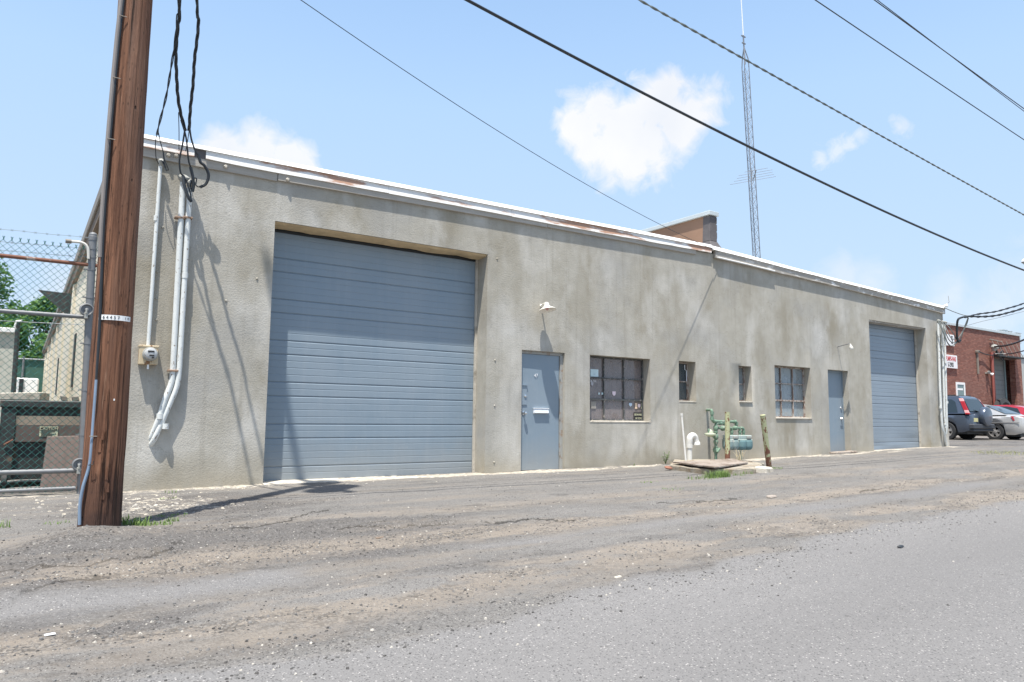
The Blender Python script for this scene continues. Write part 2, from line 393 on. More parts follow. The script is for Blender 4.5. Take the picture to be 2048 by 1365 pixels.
# ------------------------------------------------------------------ world, sun, camera
SUN_TO = Vector((-1.02, -1.0, 4.35)).normalized()
def world():
    w = bpy.data.worlds.new('World'); SC.world = w; w.use_nodes = True; t = NT(w.node_tree)
    bg = w.node_tree.nodes['Background']
    sky = t.node('ShaderNodeTexSky', sky_type='NISHITA', sun_disc=False, sun_elevation=math.asin(SUN_TO.z), sun_rotation=math.atan2(SUN_TO.x, SUN_TO.y) % (2*math.pi),
                 altitude=50, air_density=1.0, dust_density=SKY_DUST, ozone_density=SKY_OZ)
    d = t.node('ShaderNodeTexCoord').outputs['Generated']
    nv = t.node('ShaderNodeVectorMath', operation='NORMALIZE'); t.l.new(d, nv.inputs[0]); d = nv.outputs[0]
    # cumulus: lumps at real bearings in the sky, edges torn by noise
    def lumps(bl, amp, nscale, lo, hi, pw):
        acc = None
        for (px, py, r) in bl:
            c = ray(px, py); ang = math.atan(r/F)
            dt = t.node('ShaderNodeVectorMath', operation='DISTANCE'); t.l.new(d, dt.inputs[0]); dt.inputs[1].default_value = c
            v = t.math('SUBTRACT', 1, t.math('DIVIDE', dt.outputs['Value'], ang))
            acc = v if acc is None else t.math('SMOOTH_MAX', acc, v) if False else (v if acc is None else t.math('MAXIMUM', acc, v))
        n = t.math('SUBTRACT', t.noise(d, nscale, 8, .62, dist=.5), .5)
        n2 = t.math('SUBTRACT', t.noise(d, nscale*.32, 3, .5), .5)
        f = t.math('ADD', acc, t.math('ADD', t.math('MULTIPLY', n, amp), t.math('MULTIPLY', n2, amp*.8)))
        return t.math('MULTIPLY', t.rng(f, lo, hi), pw)
    main = lumps([(1165, 255, 70), (1205, 222, 66), (1250, 262, 85), (1310, 215, 84), (1262, 240, 70), (1328, 182, 50), (1378, 225, 66), (1290, 285, 90), (1240, 300, 85), (1265, 335, 55), (1355, 262, 62), (1180, 292, 55)], 1.35, 30, .0, .55, .97)
    left = lumps([(450, 300, 55), (520, 296, 64), (575, 315, 62), (480, 325, 80), (600, 340, 45)], 1.0, 30, .04, .55, .9)
    wisp = lumps([(1722, 270, 26), (1700, 285, 26), (1672, 305, 24), (1800, 256, 24), (1640, 318, 24)], 2.6, 46, .2, .95, .5)
    low = lumps([(1690, 552, 60), (1740, 565, 60), (1890, 600, 60), (2000, 618, 80), (2060, 600, 80), (1960, 640, 80), (130, 575, 55), (95, 600, 50), (2150, 600, 120)], 1.4, 30, .1, .95, .42)
    shade = t.noise(d, 9, 4, .5)
    cc = t.mix(t.rng(shade, .3, .75), (CLOUD, CLOUD, CLOUD), (CLOUD*.86, CLOUD*.89, CLOUD*.95))
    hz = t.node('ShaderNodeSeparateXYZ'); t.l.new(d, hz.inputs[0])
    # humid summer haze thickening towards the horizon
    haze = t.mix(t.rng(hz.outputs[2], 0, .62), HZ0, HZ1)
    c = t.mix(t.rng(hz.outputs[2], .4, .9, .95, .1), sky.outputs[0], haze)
    for m_ in (low, wisp, left, main): c = t.mix(m_, c, cc)
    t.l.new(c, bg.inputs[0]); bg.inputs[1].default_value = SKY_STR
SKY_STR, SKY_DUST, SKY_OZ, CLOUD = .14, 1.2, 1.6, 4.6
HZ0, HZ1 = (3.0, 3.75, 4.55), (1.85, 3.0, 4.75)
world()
sl = bpy.data.lights.new('sun', 'SUN'); sl.energy = 5.0; sl.angle = rad(.5); sl.color = (1, .955, .88)
so = bpy.data.objects.new('sun', sl); COL.objects.link(so); so.rotation_euler = SUN_TO.to_track_quat('Z', 'Y').to_euler(); so.location = (-10, -10, 40)
cam = bpy.data.cameras.new('camera'); co = bpy.data.objects.new('camera', cam); COL.objects.link(co); SC.camera = co
cam.sensor_width = 36; cam.lens = F/2048*36; cam.clip_end = 3000; cam.clip_start = .05
from mathutils import Matrix
co.matrix_world = Matrix(((CR.x, CU.x, -_fw.x, CAM.x), (CR.y, CU.y, -_fw.y, CAM.y), (CR.z, CU.z, -_fw.z, CAM.z), (0, 0, 0, 1)))
vs = SC.view_settings; vs.view_transform = 'Standard'; vs.look = 'None'; vs.gamma = 1; vs.exposure = .68
SC.cycles.max_bounces = 6
try: SC.cycles.use_denoising = True
except Exception: pass

# ------------------------------------------------------------------ ground, road, loose stones
def fbm(x, y, s, o=4, seed=0.):
    return mnoise.fractal(Vector((x*s+seed, y*s+seed*1.7, seed)), 1.0, 2.0, o)     # about -1..1
EDGE = [(-40, -7.9), (-2, -7.35), (1.4, -7.12), (2.8, -7.02), (3.9, -7.0), (6.5, -6.55), (10.8, -6.3), (20, -6.0), (40, -5.6), (80, -5.6)]
def roadness(x, y):
    e = lerp_tab(EDGE, x)+.28*fbm(x, y, .8, 4, 3.)
    r = sstep(.16, -.10, y-e)
    if -6.3 < y < -4.6 and -12 < x < 24:
        v = y+.22*fbm(x*.33, y*.6, 1., 3, 17.)-.035*(min(x, 12)-3)
        r = max(r, .9*math.exp(-((v+5.62)/.26)**2)*sstep(-.3, .15, fbm(x*.3, y, 1.1, 3, 61.)+.1))
    return r
def zones(x, y):
    """dirt, broken, chips (0..1)"""
    n1 = fbm(x*.33, y*1.5, 1.0, 4, 11.); n2 = fbm(x*.5, y*1.3, 2.1, 4, 5.)
    v = y+.22*fbm(x*.33, y*.6, 1., 3, 17.)-.035*(x-3)*(1 if x < 12 else 0)-(.315 if x >= 12 else 0)
    def band(c, w): return math.exp(-((v-c)/w)**2)
    strip = max(band(-6.35, .55), band(-4.95, .5))*sstep(-7.4, -6.7, y)
    dirt = max(band(-6.3, .42), band(-4.95, .36), .6*band(-3.6, .34))*sstep(-.45, .12, n1+.5*n2)
    hole = math.exp(-(((x-4.0)/.62)**2+((y+4.98)/.26)**2)); dirt = max(dirt, sstep(.3, .7, hole))
    hole2 = math.exp(-(((x-6.9)/.9)**2+((y+4.55)/.22)**2)); dirt = max(dirt, sstep(.35, .7, hole2))
    br = sstep(2.3, .7, math.hypot((x-1.5)/1.55, (y+4.55)/.62)+.5*n2)
    br = max(br, sstep(1.2, .75, math.hypot((x-.2)/1.3, (y+5.2)/1.1)+.4*n2)*.9)
    br = max(br, .75*sstep(.0, .45, fbm(x*.4, y*1.6, 1.6, 4, 31.)+.2)*max(band(-6.75, .2), band(-5.2, .22), .7*band(-5.95, .18))*sstep(-7.3, -6.8, y))
    br = max(br, .85*sstep(1.5, .7, math.hypot((x-1.6)/1.15, (y+2.0)/1.2)+.5*n2))
    ch = sstep(-.75, .1, y+.55*n2+.3*n1)*sstep(.5, .1, y)*(.95 if x > 2.5 else .8)*(1 if x < 22.4 else 0)
    ch = max(ch, .56*sstep(1.25, .6, math.hypot((x-1.25)/.75, (y+1.7)/1.15)+.45*n2))
    ch = max(ch, .32*sstep(1.1, .6, math.hypot((x+.2)/1.0, (y+1.6)/1.2)+.6*n2))
    if x > 22.5: br = max(br, .62*sstep(-1.6, -.6, y+.4*n2)*sstep(22.5, 23.2, x))
    ch = max(ch, .4*sstep(.18, .5, fbm(x*.6, y*2.2, 1.7, 4, 41.))*sstep(7.0, 9.5, x)*sstep(-2.6, -1.2, y))
    return dirt, br, ch
CRACKS = [[(3.72, -4.50), (3.95, -4.58), (4.2, -4.60), (4.4, -4.70), (4.62, -4.84)], [(2.35, -4.25), (2.7, -4.32), (3.05, -4.42), (3.3, -4.40)],
          [(-.6, -5.95), (-.02, -5.72), (.12, -5.45), (.36, -5.22), (.55, -5.1)], [(-.3, -4.6), (.12, -4.62), (.5, -4.68), (.86, -4.55), (1.05, -4.32)],
          [(1.55, -3.9), (2.0, -3.75), (2.35, -3.35), (2.7, -3.1)], [(6.2, -4.25), (6.9, -4.38), (7.5, -4.4)], [(9.5, -4.8), (10.4, -4.75), (11.6, -4.5)]]
def seg_d(x, y, pl):
    b = 9
    for (ax, ay), (bx, by) in zip(pl, pl[1:]):
        dx, dy = bx-ax, by-ay; t = max(0, min(1, ((x-ax)*dx+(y-ay)*dy)/(dx*dx+dy*dy))); qx, qy = x-ax-t*dx, y-ay-t*dy
        q = math.hypot(qx, qy)
        if q < abs(b): b = q if (dx*qy-dy*qx) > 0 else -q
    return b            # signed: + on the left (far) side of the line
def height(x, y, r, z):
    dirt, br, ch = z
    h = .006*fbm(x, y, 1.2, 3, 2.)+.018*fbm(x, y, .22, 2, 8.)
    h += (1-r)*(.004+.012*br+.004*dirt+.006*ch)*fbm(x, y, 9, 4, 4.)
    h += -.012*dirt*(1-r)
    h += .11*math.exp(-(((x-.5)/.50)**2+((y+3.80)/.42)**2))*(1+.3*fbm(x, y, 2.5, 3, 9.))
    h += .05*math.exp(-(((x-.15)/.4)**2+((y+5.45)/.28)**2))
    h += .022*math.exp(-(((x-2.3)/1.0)**2+((y+3.9)/.45)**2))
    for c in CRACKS:
        if not (min(p[0] for p in c)-.4 < x < max(p[0] for p in c)+.4 and min(p[1] for p in c)-.4 < y < max(p[1] for p in c)+.4): continue
        d = seg_d(x, y, c)+.03*fbm(x, y, 6, 3, 6.)
        if abs(d) < .5:
            h += .014*sstep(-.03, .03, d)*sstep(.45, .15, d)-.010*sstep(-.3, -.05, d)*sstep(.03, -.02, d)
    return h
def crackness(x, y):
    m = .4
    for c in CRACKS:
        if not (min(p[0] for p in c)-.02 < x < max(p[0] for p in c)+.02 and min(p[1] for p in c)-.4 < y < max(p[1] for p in c)+.4): continue
        d = seg_d(x, y, c)
        if abs(d) < abs(m): m = d
    return m
def axis_steps(segs):
    o = [segs[0][0]]
    for a, b, st in segs:
        n = max(1, round((b-a)/st)); o += [a+(b-a)*(i+1)/n for i in range(n)]
    return o
def make_ground():
    xs = axis_steps([(-600, -60, 90), (-60, -8, 4), (-8, -1.2, .4), (-1.2, 4.6, .038), (4.6, 9, .075), (9, 16, .14), (16, 26, .3), (26, 60, 1.7), (60, 150, 15), (150, 900, 125)])
    ys = axis_steps([(-500, -40, 92), (-40, -10.5, 3), (-10.5, -8.6, .2), (-8.6, -2.6, .038), (-2.6, -.9, .05), (-.9, .5, .045), (.5, 4, .35), (4, 20, 2), (20, 60, 10), (60, 800, 123)])
    vs, rd, dt, bk, cp, ck = [], [], [], [], [], []
    for y in ys:
        for x in xs:
            r = roadness(x, y); zn = zones(x, y) if (-9 < x < 40 and -9 < y < 3) else (0, 0, 0)
            near = sstep(40, 15, math.hypot(x, y+8))
            z = G(x, y)+near*height(x, y, r, zn)
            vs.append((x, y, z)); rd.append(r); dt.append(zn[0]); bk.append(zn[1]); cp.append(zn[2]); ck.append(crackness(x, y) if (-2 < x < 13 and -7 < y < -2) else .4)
    nx = len(xs)
    fs = [[j*nx+i, j*nx+i+1, (j+1)*nx+i+1, (j+1)*nx+i] for j in range(len(ys)-1) for i in range(nx-1)]
    def shader(t, b, m):
        p = t.pos(); R = t.attr('road').outputs['Fac']; D = t.attr('dirt').outputs['Fac']; B = t.attr('broken').outputs['Fac']; Cc = t.attr('chips').outputs['Fac']
        fine = t.noise(p, 130, 3, .7); grain = t.noise(p, 55, 3, .6); agg = t.voro(p, 150, 'Color'); ag = t.node('ShaderNodeSeparateColor'); t.l.new(agg, ag.inputs[0])
        patch = t.noise(t.mapv(p, (.35, 1, 1)), 1.2, 5, .6); big = t.noise(p, .35, 3)
        brk = t.math('SUBTRACT', t.noise(p, 14, 4, .65), .5)
        # lot asphalt
        a = t.mix(t.rng(patch, .3, .7), (.158, .149, .138), (.235, .222, .206))
        a = t.mix(t.rng(fine, .25, .75), t.mix(.5, a, (.05, .047, .044)), t.mix(.35, a, (.34, .33, .31)))
        a = t.mix(t.rng(ag.outputs[0], .955, .99), a, (.33, .315, .295)); a = t.mix(t.rng(ag.outputs[1], .86, .93), a, (.06, .056, .053))
        # road asphalt
        ra = t.mix(t.rng(t.noise(t.mapv(p, (.25, 1, 1)), .8, 4), .3, .7), (.150, .144, .138), (.192, .185, .178))
        ra = t.mix(t.rng(fine, .25, .78), t.mix(.45, ra, (.09, .088, .086)), t.mix(.4, ra, (.33, .32, .31)))
        ra = t.mix(t.rng(ag.outputs[0], .96, .99), ra, (.38, .36, .34)); ra = t.mix(t.rng(ag.outputs[1], .9, .95), ra, (.085, .082, .08))
        # dusty earth
        d = t.mix(t.rng(t.noise(p, 3, 4), .3, .7), (.255, .215, .17), (.33, .285, .235))
        d = t.mix(t.rng(grain, .3, .75), t.mix(.4, d, (.11, .095, .08)), d); d = t.mix(t.rng(ag.outputs[0], .86, .95), d, (.10, .098, .095)); d = t.mix(t.rng(ag.outputs[1], .965, .99), d, (.42, .39, .34))
        # crumbled dark asphalt
        k = t.mix(t.rng(grain, .3, .7), (.065, .06, .056), (.15, .139, .13)); k = t.mix(t.rng(ag.outputs[2], .965, .99), k, (.45, .43, .40)); k = t.mix(t.rng(fine, .55, .8), k, (.2, .187, .175))
        # cream lime chips
        w = t.mix(t.rng(t.noise(p, 22, 3), .35, .65), (.34, .30, .24), (.56, .51, .43))
        pebc = t.node('ShaderNodeTexVoronoi'); t.l.new(p, pebc.inputs['Vector']); pebc.inputs['Scale'].default_value = 48; ps = t.node('ShaderNodeSeparateColor'); t.l.new(pebc.outputs['Color'], ps.inputs[0])
        pebcol = t.mix(t.rng(ps.outputs[0], 0, 1), (.06, .056, .052), (.27, .255, .235)); pebcol = t.mix(t.rng(pebc.outputs['Distance'], .35, .6), pebcol, (.06, .055, .05))
        pebm = t.math('MULTIPLY', t.rng(t.noise(t.mapv(p, (.6, 1.3, 1)), 2.6, 4, .65), .46, .58), t.rng(ps.outputs[1], .35, .45))
        def edge(f, lo=.3, hi=.62, amp=.9): return t.rng(t.math('ADD', f, t.math('MULTIPLY', brk, amp)), lo, hi)
        c = t.mix(t.math('MULTIPLY', edge(B, .2, .8), .8), a, k); c = t.mix(t.math('MULTIPLY', edge(D, .2, .8, .8), .78), c, d)
        loose = t.math('MULTIPLY', pebm, t.math('ADD', t.math('MULTIPLY', t.math('MAXIMUM', B, D), .55), .22)); c = t.mix(loose, c, pebcol)
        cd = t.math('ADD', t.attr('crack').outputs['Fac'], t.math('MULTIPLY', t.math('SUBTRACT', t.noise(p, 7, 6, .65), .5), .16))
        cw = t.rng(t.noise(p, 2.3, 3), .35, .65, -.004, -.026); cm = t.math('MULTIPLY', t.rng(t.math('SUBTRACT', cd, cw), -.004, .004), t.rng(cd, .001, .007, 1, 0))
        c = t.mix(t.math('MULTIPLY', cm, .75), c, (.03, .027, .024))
        tan_ = t.rng(t.noise(t.mapv(p, (.3, 1.5, 1), (3, 8, 0)), 1.7, 5, .62), .5, .66); c = t.mix(t.math('MULTIPLY', tan_, .32), c, (.27, .228, .18))
        hole_ = t.rng(t.noise(t.mapv(p, (.5, 1.3, 1), (9, 2, 0)), 3.1, 5, .65), .60, .66); c = t.mix(t.math('MULTIPLY', hole_, .45), c, (.085, .079, .073))
        chn = t.math('SUBTRACT', t.noise(t.mapv(p, (1, 1.7, 1)), 10, 6, .72), .5)
        c = t.mix(t.rng(t.math('ADD', Cc, t.math('MULTIPLY', chn, 2.4)), .55, .85), c, w)
        wear = t.rng(t.noise(t.mapv(p, (.12, .9, 1)), 1.1, 3, .5), .4, .66); ra = t.mix(t.math('MULTIPLY', wear, .22), ra, (.11, .107, .105))
        c = t.mix(edge(R, .2, .8, .9), c, ra)
        t.l.new(c, b.inputs['Base Color']); b.inputs['Roughness'].default_value = .92; b.inputs['Specular IOR Level'].default_value = .25
        rough = t.math('SUBTRACT', 1.25, t.math('MULTIPLY', R, .75))
        h = t.math('MULTIPLY', t.math('ADD', t.math('ADD', fine, t.math('MULTIPLY', grain, 1.1)), t.math('MULTIPLY', t.noise(p, 18, 4, .6), 1.3)), rough)
        t.l.new(t.bump(h, .75, .009), b.inputs['Normal'])
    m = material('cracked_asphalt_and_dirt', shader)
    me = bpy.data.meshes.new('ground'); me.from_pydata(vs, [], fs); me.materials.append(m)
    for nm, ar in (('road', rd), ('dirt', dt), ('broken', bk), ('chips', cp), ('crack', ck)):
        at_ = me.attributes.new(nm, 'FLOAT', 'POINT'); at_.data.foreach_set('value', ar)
    me.polygons.foreach_set('use_smooth', [True]*len(fs)); me.update()
    o = bpy.data.objects.new('ground', me); COL.objects.link(o); tag(o, kind='structure')
make_ground()
def GH(x, y):
    r = roadness(x, y); return G(x, y)+height(x, y, r, zones(x, y))

def stone(mb, x, y, z, s, flat=.6):
    n = 6; a0 = rnd.random()*6.28; v = []
    for k in range(n):
        a = a0+k*math.pi*2/n; rr = s*(.65+.5*rnd.random()); v.append((x+rr*math.cos(a)*1.15, y+rr*math.sin(a), z-s*.15))
    for k in range(n):
        a = a0+(k+.3*rnd.random())*math.pi*2/n; rr = s*(.4+.35*rnd.random()); v.append((x+rr*math.cos(a), y+rr*math.sin(a), z+s*flat*(.7+.6*rnd.random())))
    fs = [[k, (k+1) % n, n+(k+1) % n, n+k] for k in range(n)]+[[n+k for k in range(n)]]
    mb.add(v, fs)
def scatter(name, m, n, fn, lo, hi, pw=3., flat=.6, mats=None):
    mb = MB(); c = 0; tries = 0
    while c < n and tries < n*40:
        tries += 1
        x, y = fn()
        dirt, br, ch = zones(x, y); r = roadness(x, y)
        w = {'gravel': max(.10, .5*dirt*(1-r), br*(1-r), .08), 'rub': ch}[name[:6] if name == 'gravel' else 'rub']
        if name == 'gravel':
            e = abs(y-lerp_tab(EDGE, x)+.1); w = max(w*(1-.95*r), (.5 if y > lerp_tab(EDGE, x)-.15 else .16)*math.exp(-(e/.4)**2))
            w *= .35+.9*max(0, .5+fbm(x*.6, y*2, 1.8, 3, 51.))
        if rnd.random() > w: continue
        s = lo+(hi-lo)*rnd.random()**pw
        if mats: mb.cur = rnd.choice((0, 0, 0, 0, 0, 0, 0, 1, 1, 1, 1, 1, 1, 2))
        stone(mb, x, y, GH(x, y), s, flat); c += 1
    o = mb.build(name, m, mats=mats); return tag(o, kind='stuff')
def near_xy():
    # more stones close to the lens, as the eye sees them
    y = -8.3+6.6*rnd.random()**1.25; d = y+10.49
    return (-.6+rnd.random()*(d*2.6+1.5), y)
GRAVEL = [material('grey_gravel', base=(.15, .145, .138), rough=.9, var=.45, scale=40), material('dark_gravel', base=(.07, .066, .062), rough=.9, var=.4, scale=40), material('pale_gravel', base=(.42, .39, .34), rough=.9, var=.3, scale=40)]
scatter('gravel', GRAVEL[0], 24000, near_xy, .0028, .0115, 4.2, .55, GRAVEL)
LIME = [material('limestone_chips', base=(.47, .42, .34), rough=.9, var=.25, scale=25), material('grey_chips', base=(.3, .28, .25), rough=.9, var=.3, scale=25), material('white_chips', base=(.60, .56, .48), rough=.9, var=.12, scale=25)]
def rub_xy():
    return (rnd.uniform(-.9, 2.6), rnd.uniform(-3.1, -.15)) if rnd.random() < .75 else (rnd.uniform(2.4, 13), rnd.uniform(-1.6, -.05))
scatter('rubble', LIME[0], 650, rub_xy, .005, .032, 3.2, .35, LIME)

# ------------------------------------------------------------------ the grey stucco warehouse
WH = thing('warehouse', 'long low grey stucco warehouse with blue garage doors and rusty white roof edge', 'warehouse', (12, 0, 0))
def facade(name, x0, x1, y, ztop, holes, m, thick=.42):
    """front wall with real openings; holes (xa, xb, za, zb)"""
    xs = sorted(set([x0, x1]+[h[i] for h in holes for i in (0, 1)]+[x0+(x1-x0)*k/22 for k in range(23)]))
    zb0 = -.5; mb = MB(); lv = sorted(set([zb0]+[h[i] for h in holes for i in (2, 3)]))
    def inside(x, z): return any(h[0] < x < h[1] and h[2] < z < h[3] for h in holes)
    for xa, xb in zip(xs, xs[1:]):
        if xb-xa < 1e-6: continue
        xm = (xa+xb)/2
        for za, zb in zip(lv, lv[1:]+[None]):
            if zb is not None and inside(xm, (za+zb)/2): continue
            ta, tb = (zb, zb) if zb is not None else (ztop(xa), ztop(xb))
            mb.quad((xa, y, za), (xb, y, za), (xb, y, tb), (xa, y, ta))
            mb.quad((xb, y+thick, za), (xa, y+thick, za), (xa, y+thick, ta), (xb, y+thick, tb))
    for (xa, xb, za, zb) in holes:
        Y = y+thick
        mb.quad((xa, y, za), (xa, Y, za), (xa, Y, zb), (xa, y, zb)); mb.quad((xb, Y, za), (xb, y, za), (xb, y, zb), (xb, Y, zb))
        mb.quad((xa, Y, zb), (xb, Y, zb), (xb, y, zb), (xa, y, zb)); mb.quad((xa, y, za), (xb, y, za), (xb, Y, za), (xa, Y, za))
    for xa, xb in zip(xs, xs[1:]): mb.quad((xa, y, ztop(xa)), (xb, y, ztop(xb)), (xb, y+thick, ztop(xb)), (xa, y+thick, ztop(xa)))
    for x in (x0, x1): mb.quad((x, y, zb0), (x, y+thick, zb0), (x, y+thick, ztop(x)), (x, y, ztop(x)))
    o = mb.build(name, m, WH)
    import bmesh
    bm = bmesh.new(); bm.from_mesh(o.data); bmesh.ops.remove_doubles(bm, verts=bm.verts, dist=1e-5)
    ed = []
    for e in bm.edges:
        if e.calc_face_angle(0) > 1 and all(abs(v.co.y+wloc(WH).y-y) < 1e-4 for v in e.verts): ed.append(e)
    bmesh.ops.recalc_face_normals(bm, faces=bm.faces)
    bmesh.ops.bevel(bm, geom=ed, offset=.022, segments=3, affect='EDGES', clamp_overlap=True)
    bm.to_mesh(o.data); bm.free()
    o.data.polygons.foreach_set('use_smooth', [True]*len(o.data.polygons)); o.data.set_sharp_from_angle(angle=rad(50))
    return o
T1 = [(.9, 4.36), (12.33, 4.56)]; T2 = [(12.33, 4.55), (22.4, 4.16)]
H1 = [(2.88, 6.53, -.4, 3.735), (7.27, 8.23, -.4, 2.12), (8.83, 10.40, .875, 2.125), (11.22, 11.73, 1.305, 2.135)]
H2 = [(13.13, 13.57, 1.34, 2.13), (14.40, 15.78, .99, 2.205), (16.50, 17.38, -.4, 2.2), (18.43, 21.37, -.4, 3.61)]
facade('front_wall', .9, 12.33, 0, lambda x: lerp_tab(T1, x), H1, STUC1)
facade('front_wall', 12.332, 22.4, .016, lambda x: lerp_tab(T2, x), H2, STUC2)
# small stucco lumps and patched bolt heads
for px, py in [(514, 558), (452, 602), (312, 505), (314, 545), (313, 598), (312, 640), (994, 518), (990, 721), (989, 812), (988, 925), (325, 455)]:
    p = at(px, py, 0); mb = MB(); mb.lathe(p+Vector((0, .01, 0)), (0, -1, -.1), [(0, .022), (.014, .018), (.022, .008)], 8); mb.build('patched_bolt', STUC1, WH, True)
# side wall, roof, rear
mb = MB(); mb.box(.93, .43, -.5, 1.15, 39, 4.12); 
for y in (.6, 5, 10, 15, 20, 25, 30, 35, 38.6): mb.box(.87, y, -.5, .93, y+.5, 4.05)
sw = mb.build('side_wall', CREAM, WH)
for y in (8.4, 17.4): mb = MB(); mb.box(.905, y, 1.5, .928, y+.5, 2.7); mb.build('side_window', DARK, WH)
mb = MB(); mb.box(22.15, .44, -.5, 22.398, 39, 4.1); mb.build('side_wall', CREAM, WH)
mb = MB(); mb.box(.93, 39, -.5, 22.4, 39.3, 4.3); mb.build('rear_wall', CREAM, WH)
mb = MB(); mb.add([(.86, -.02, 4.52), (12.3, -.02, 4.62), (22.42, .0, 4.24), (22.42, 39.4, 4.24), (12.3, 39.4, 4.62), (.86, 39.4, 4.52)], [[0, 1, 4, 5], [1, 2, 3, 4]])
mb.add([(.93, .3, 4.1), (22.3, .3, 4.0), (22.3, 39.2, 4.0), (.93, 39.2, 4.1)], [[3, 2, 1, 0]]); mb.build('roof', ROOFM, WH)
mb = MB(); mb.box(1.2, .45, -.42, 22.1, 38.9, -.40); mb.build('floor_slab', DARK, WH)
mb = MB(); mb.box(.80, -.02, 4.30, .90, 39.3, 4.50); mb.build('gutter', GUT, WH, bevel=.015)
mb = MB(); mb.box(.84, .0, 4.10, .928, 39.2, 4.298); mb.build('soffit', SOFFIT, WH)
mb = MB(); mb.tube([(.86, .9, 4.3), (.86, .9, 3.9), (.84, .95, 3.6), (.84, .95, .1)], .04, 8); mb.build('downspout', GUT, WH, True)
# roof edge: white cap, rusty metal strip, weathered board
def strip(name, x0, x1, top, bot, y0, y1, m, n=14, wob=.0, lean=0.):
    mb = MB(); xs = [x0+(x1-x0)*i/n for i in range(n+1)]
    w = [rnd.uniform(-wob, wob) for _ in xs]; lo = [(x, lerp_tab(bot, x)+q) for x, q in zip(xs, w)]; hi = [(x, lerp_tab(top, x)+q*.5) for x, q in zip(xs, w)]
    for i in range(n):
        (xa, za), (xb, zb) = lo[i], lo[i+1]; ta, tb = hi[i][1], hi[i+1][1]
        mb.quad((xa, y0, za), (xb, y0, zb), (xb, y0+lean, tb), (xa, y0+lean, ta)); mb.quad((xa, y0+lean, ta), (xb, y0+lean, tb), (xb, y1, tb+.004), (xa, y1, ta+.004)); mb.quad((xa, y1, za), (xb, y1, zb), (xb, y0, zb), (xa, y0, za)); mb.quad((xa, y1, ta), (xb, y1, tb), (xb, y1, zb), (xa, y1, za))
    for (x, z), (_, t_) in ((lo[0], hi[0]), (lo[-1], hi[-1])): mb.quad((x, y0, z), (x, y1, z), (x, y1, t_), (x, y0+lean, t_))
    return mb.build(name, m, WH)
CT = [(1, 4.612), (5.7, 4.665), (12.3, 4.725)]; CB = [(1, 4.55), (5.7, 4.592), (12.3, 4.652)]
FB = [(1, 4.437), (2.8, 4.43), (6, 4.47), (8, 4.478), (12.3, 4.542)]; BB = [(1, 4.315), (2.9, 4.318), (5.74, 4.37), (7.8, 4.392), (11.8, 4.425), (12.3, 4.44)]
strip('roof_cap', .84, 12.25, CT, CB, -.073, .34, CAPWHITE, 16, .003, .04)
for a, b in ((.86, 1.735), (1.885, 4.62), (4.625, 6.98), (6.985, 8.9), (8.905, 10.33), (10.335, 12.22)): strip('metal_flashing', a, b, CB, FB, -.066, -.02, WHITEMETAL, 6, .004, .022)
strip('broken_flashing', 1.738, 1.882, CB, FB, -.040, -.02, TAR, 2)
strip('fascia_board', .88, 2.875, FB, BB, -.038, .0, BOARD, 4, .003)
strip('fascia_board', 2.885, 7.78, FB, [(a, z+.012) for a, z in BB], -.046, .0, BOARD, 8, .003)
strip('fascia_board', 7.79, 11.75, FB, [(a, z+.018) for a, z in BB], -.042, .0, BOARD, 8, .004)
CT2 = [(12.2, 4.715), (17, 4.525), (22.45, 4.345)]; CB2 = [(12.2, 4.62), (17, 4.45), (22.45, 4.262)]; BB2 = [(12.3, 4.452), (17, 4.322), (22.45, 4.115)]
strip('roof_cap', 12.252, 22.46, CT2, CB2, -.075, .36, CAPWHITE, 16, .005, .05)
strip('fascia_board', 12.36, 17.05, CB2, BB2, -.052, .016, BOARD, 8, .005); strip('fascia_board', 17.06, 22.43, CB2, BB2, -.045, .016, BOARD, 8, .005)
mb = MB(); mb.tube([(12.40, -.06, 4.462), (13.4, -.065, 4.435), (14.4, -.062, 4.40)], .018, 8); mb.build('edge_roll', CAPWHITE, WH, True)
for px, py in [(337, 311), (451, 334), (352, 312), (575, 360)]:
    p = at(px, py, -.04); mb = MB(); mb.lathe(p, (0, -1, 0), [(0, .03), (.012, .03), (.03, .016)], 8); mb.build('bolt', CONCRETE, WH, True)
# fire wall standing above the roof between the two units
mb = MB(); mb.box(12.42, .30, 4.5, 12.62, 12, 5.46); mb.build('fire_wall', BROWNWALL, WH)
mb = MB(); mb.box(12.36, .10, 5.46, 12.68, 12.05, 5.55); mb.build('coping', COPING, WH, bevel=.006)
mb = MB(); f0 = [(12.35, -.02), (12.50, .26), (12.66, -.06)]
mb.hexa([(12.36, .0, 4.62), (12.74, -.02, 4.60), (12.74, .34, 4.6), (12.36, .42, 4.62)], [(12.405, .14, 4.88), (12.64, .13, 4.88), (12.64, .299, 4.88), (12.405, .36, 4.88)])
mb.hexa([(12.405, .14, 4.88), (12.64, .13, 4.88), (12.64, .299, 4.88), (12.405, .36, 4.88)], [(12.41, .14, 5.459), (12.63, .14, 5.459), (12.63, .299, 5.459), (12.41, .33, 5.459)])
for k in range(3): mb.box(12.6, .128, 4.95+.17*k, 12.645, .30, 5.10+.17*k)
mb.build('tarred_wall_end', TAR, WH, bevel=.01)

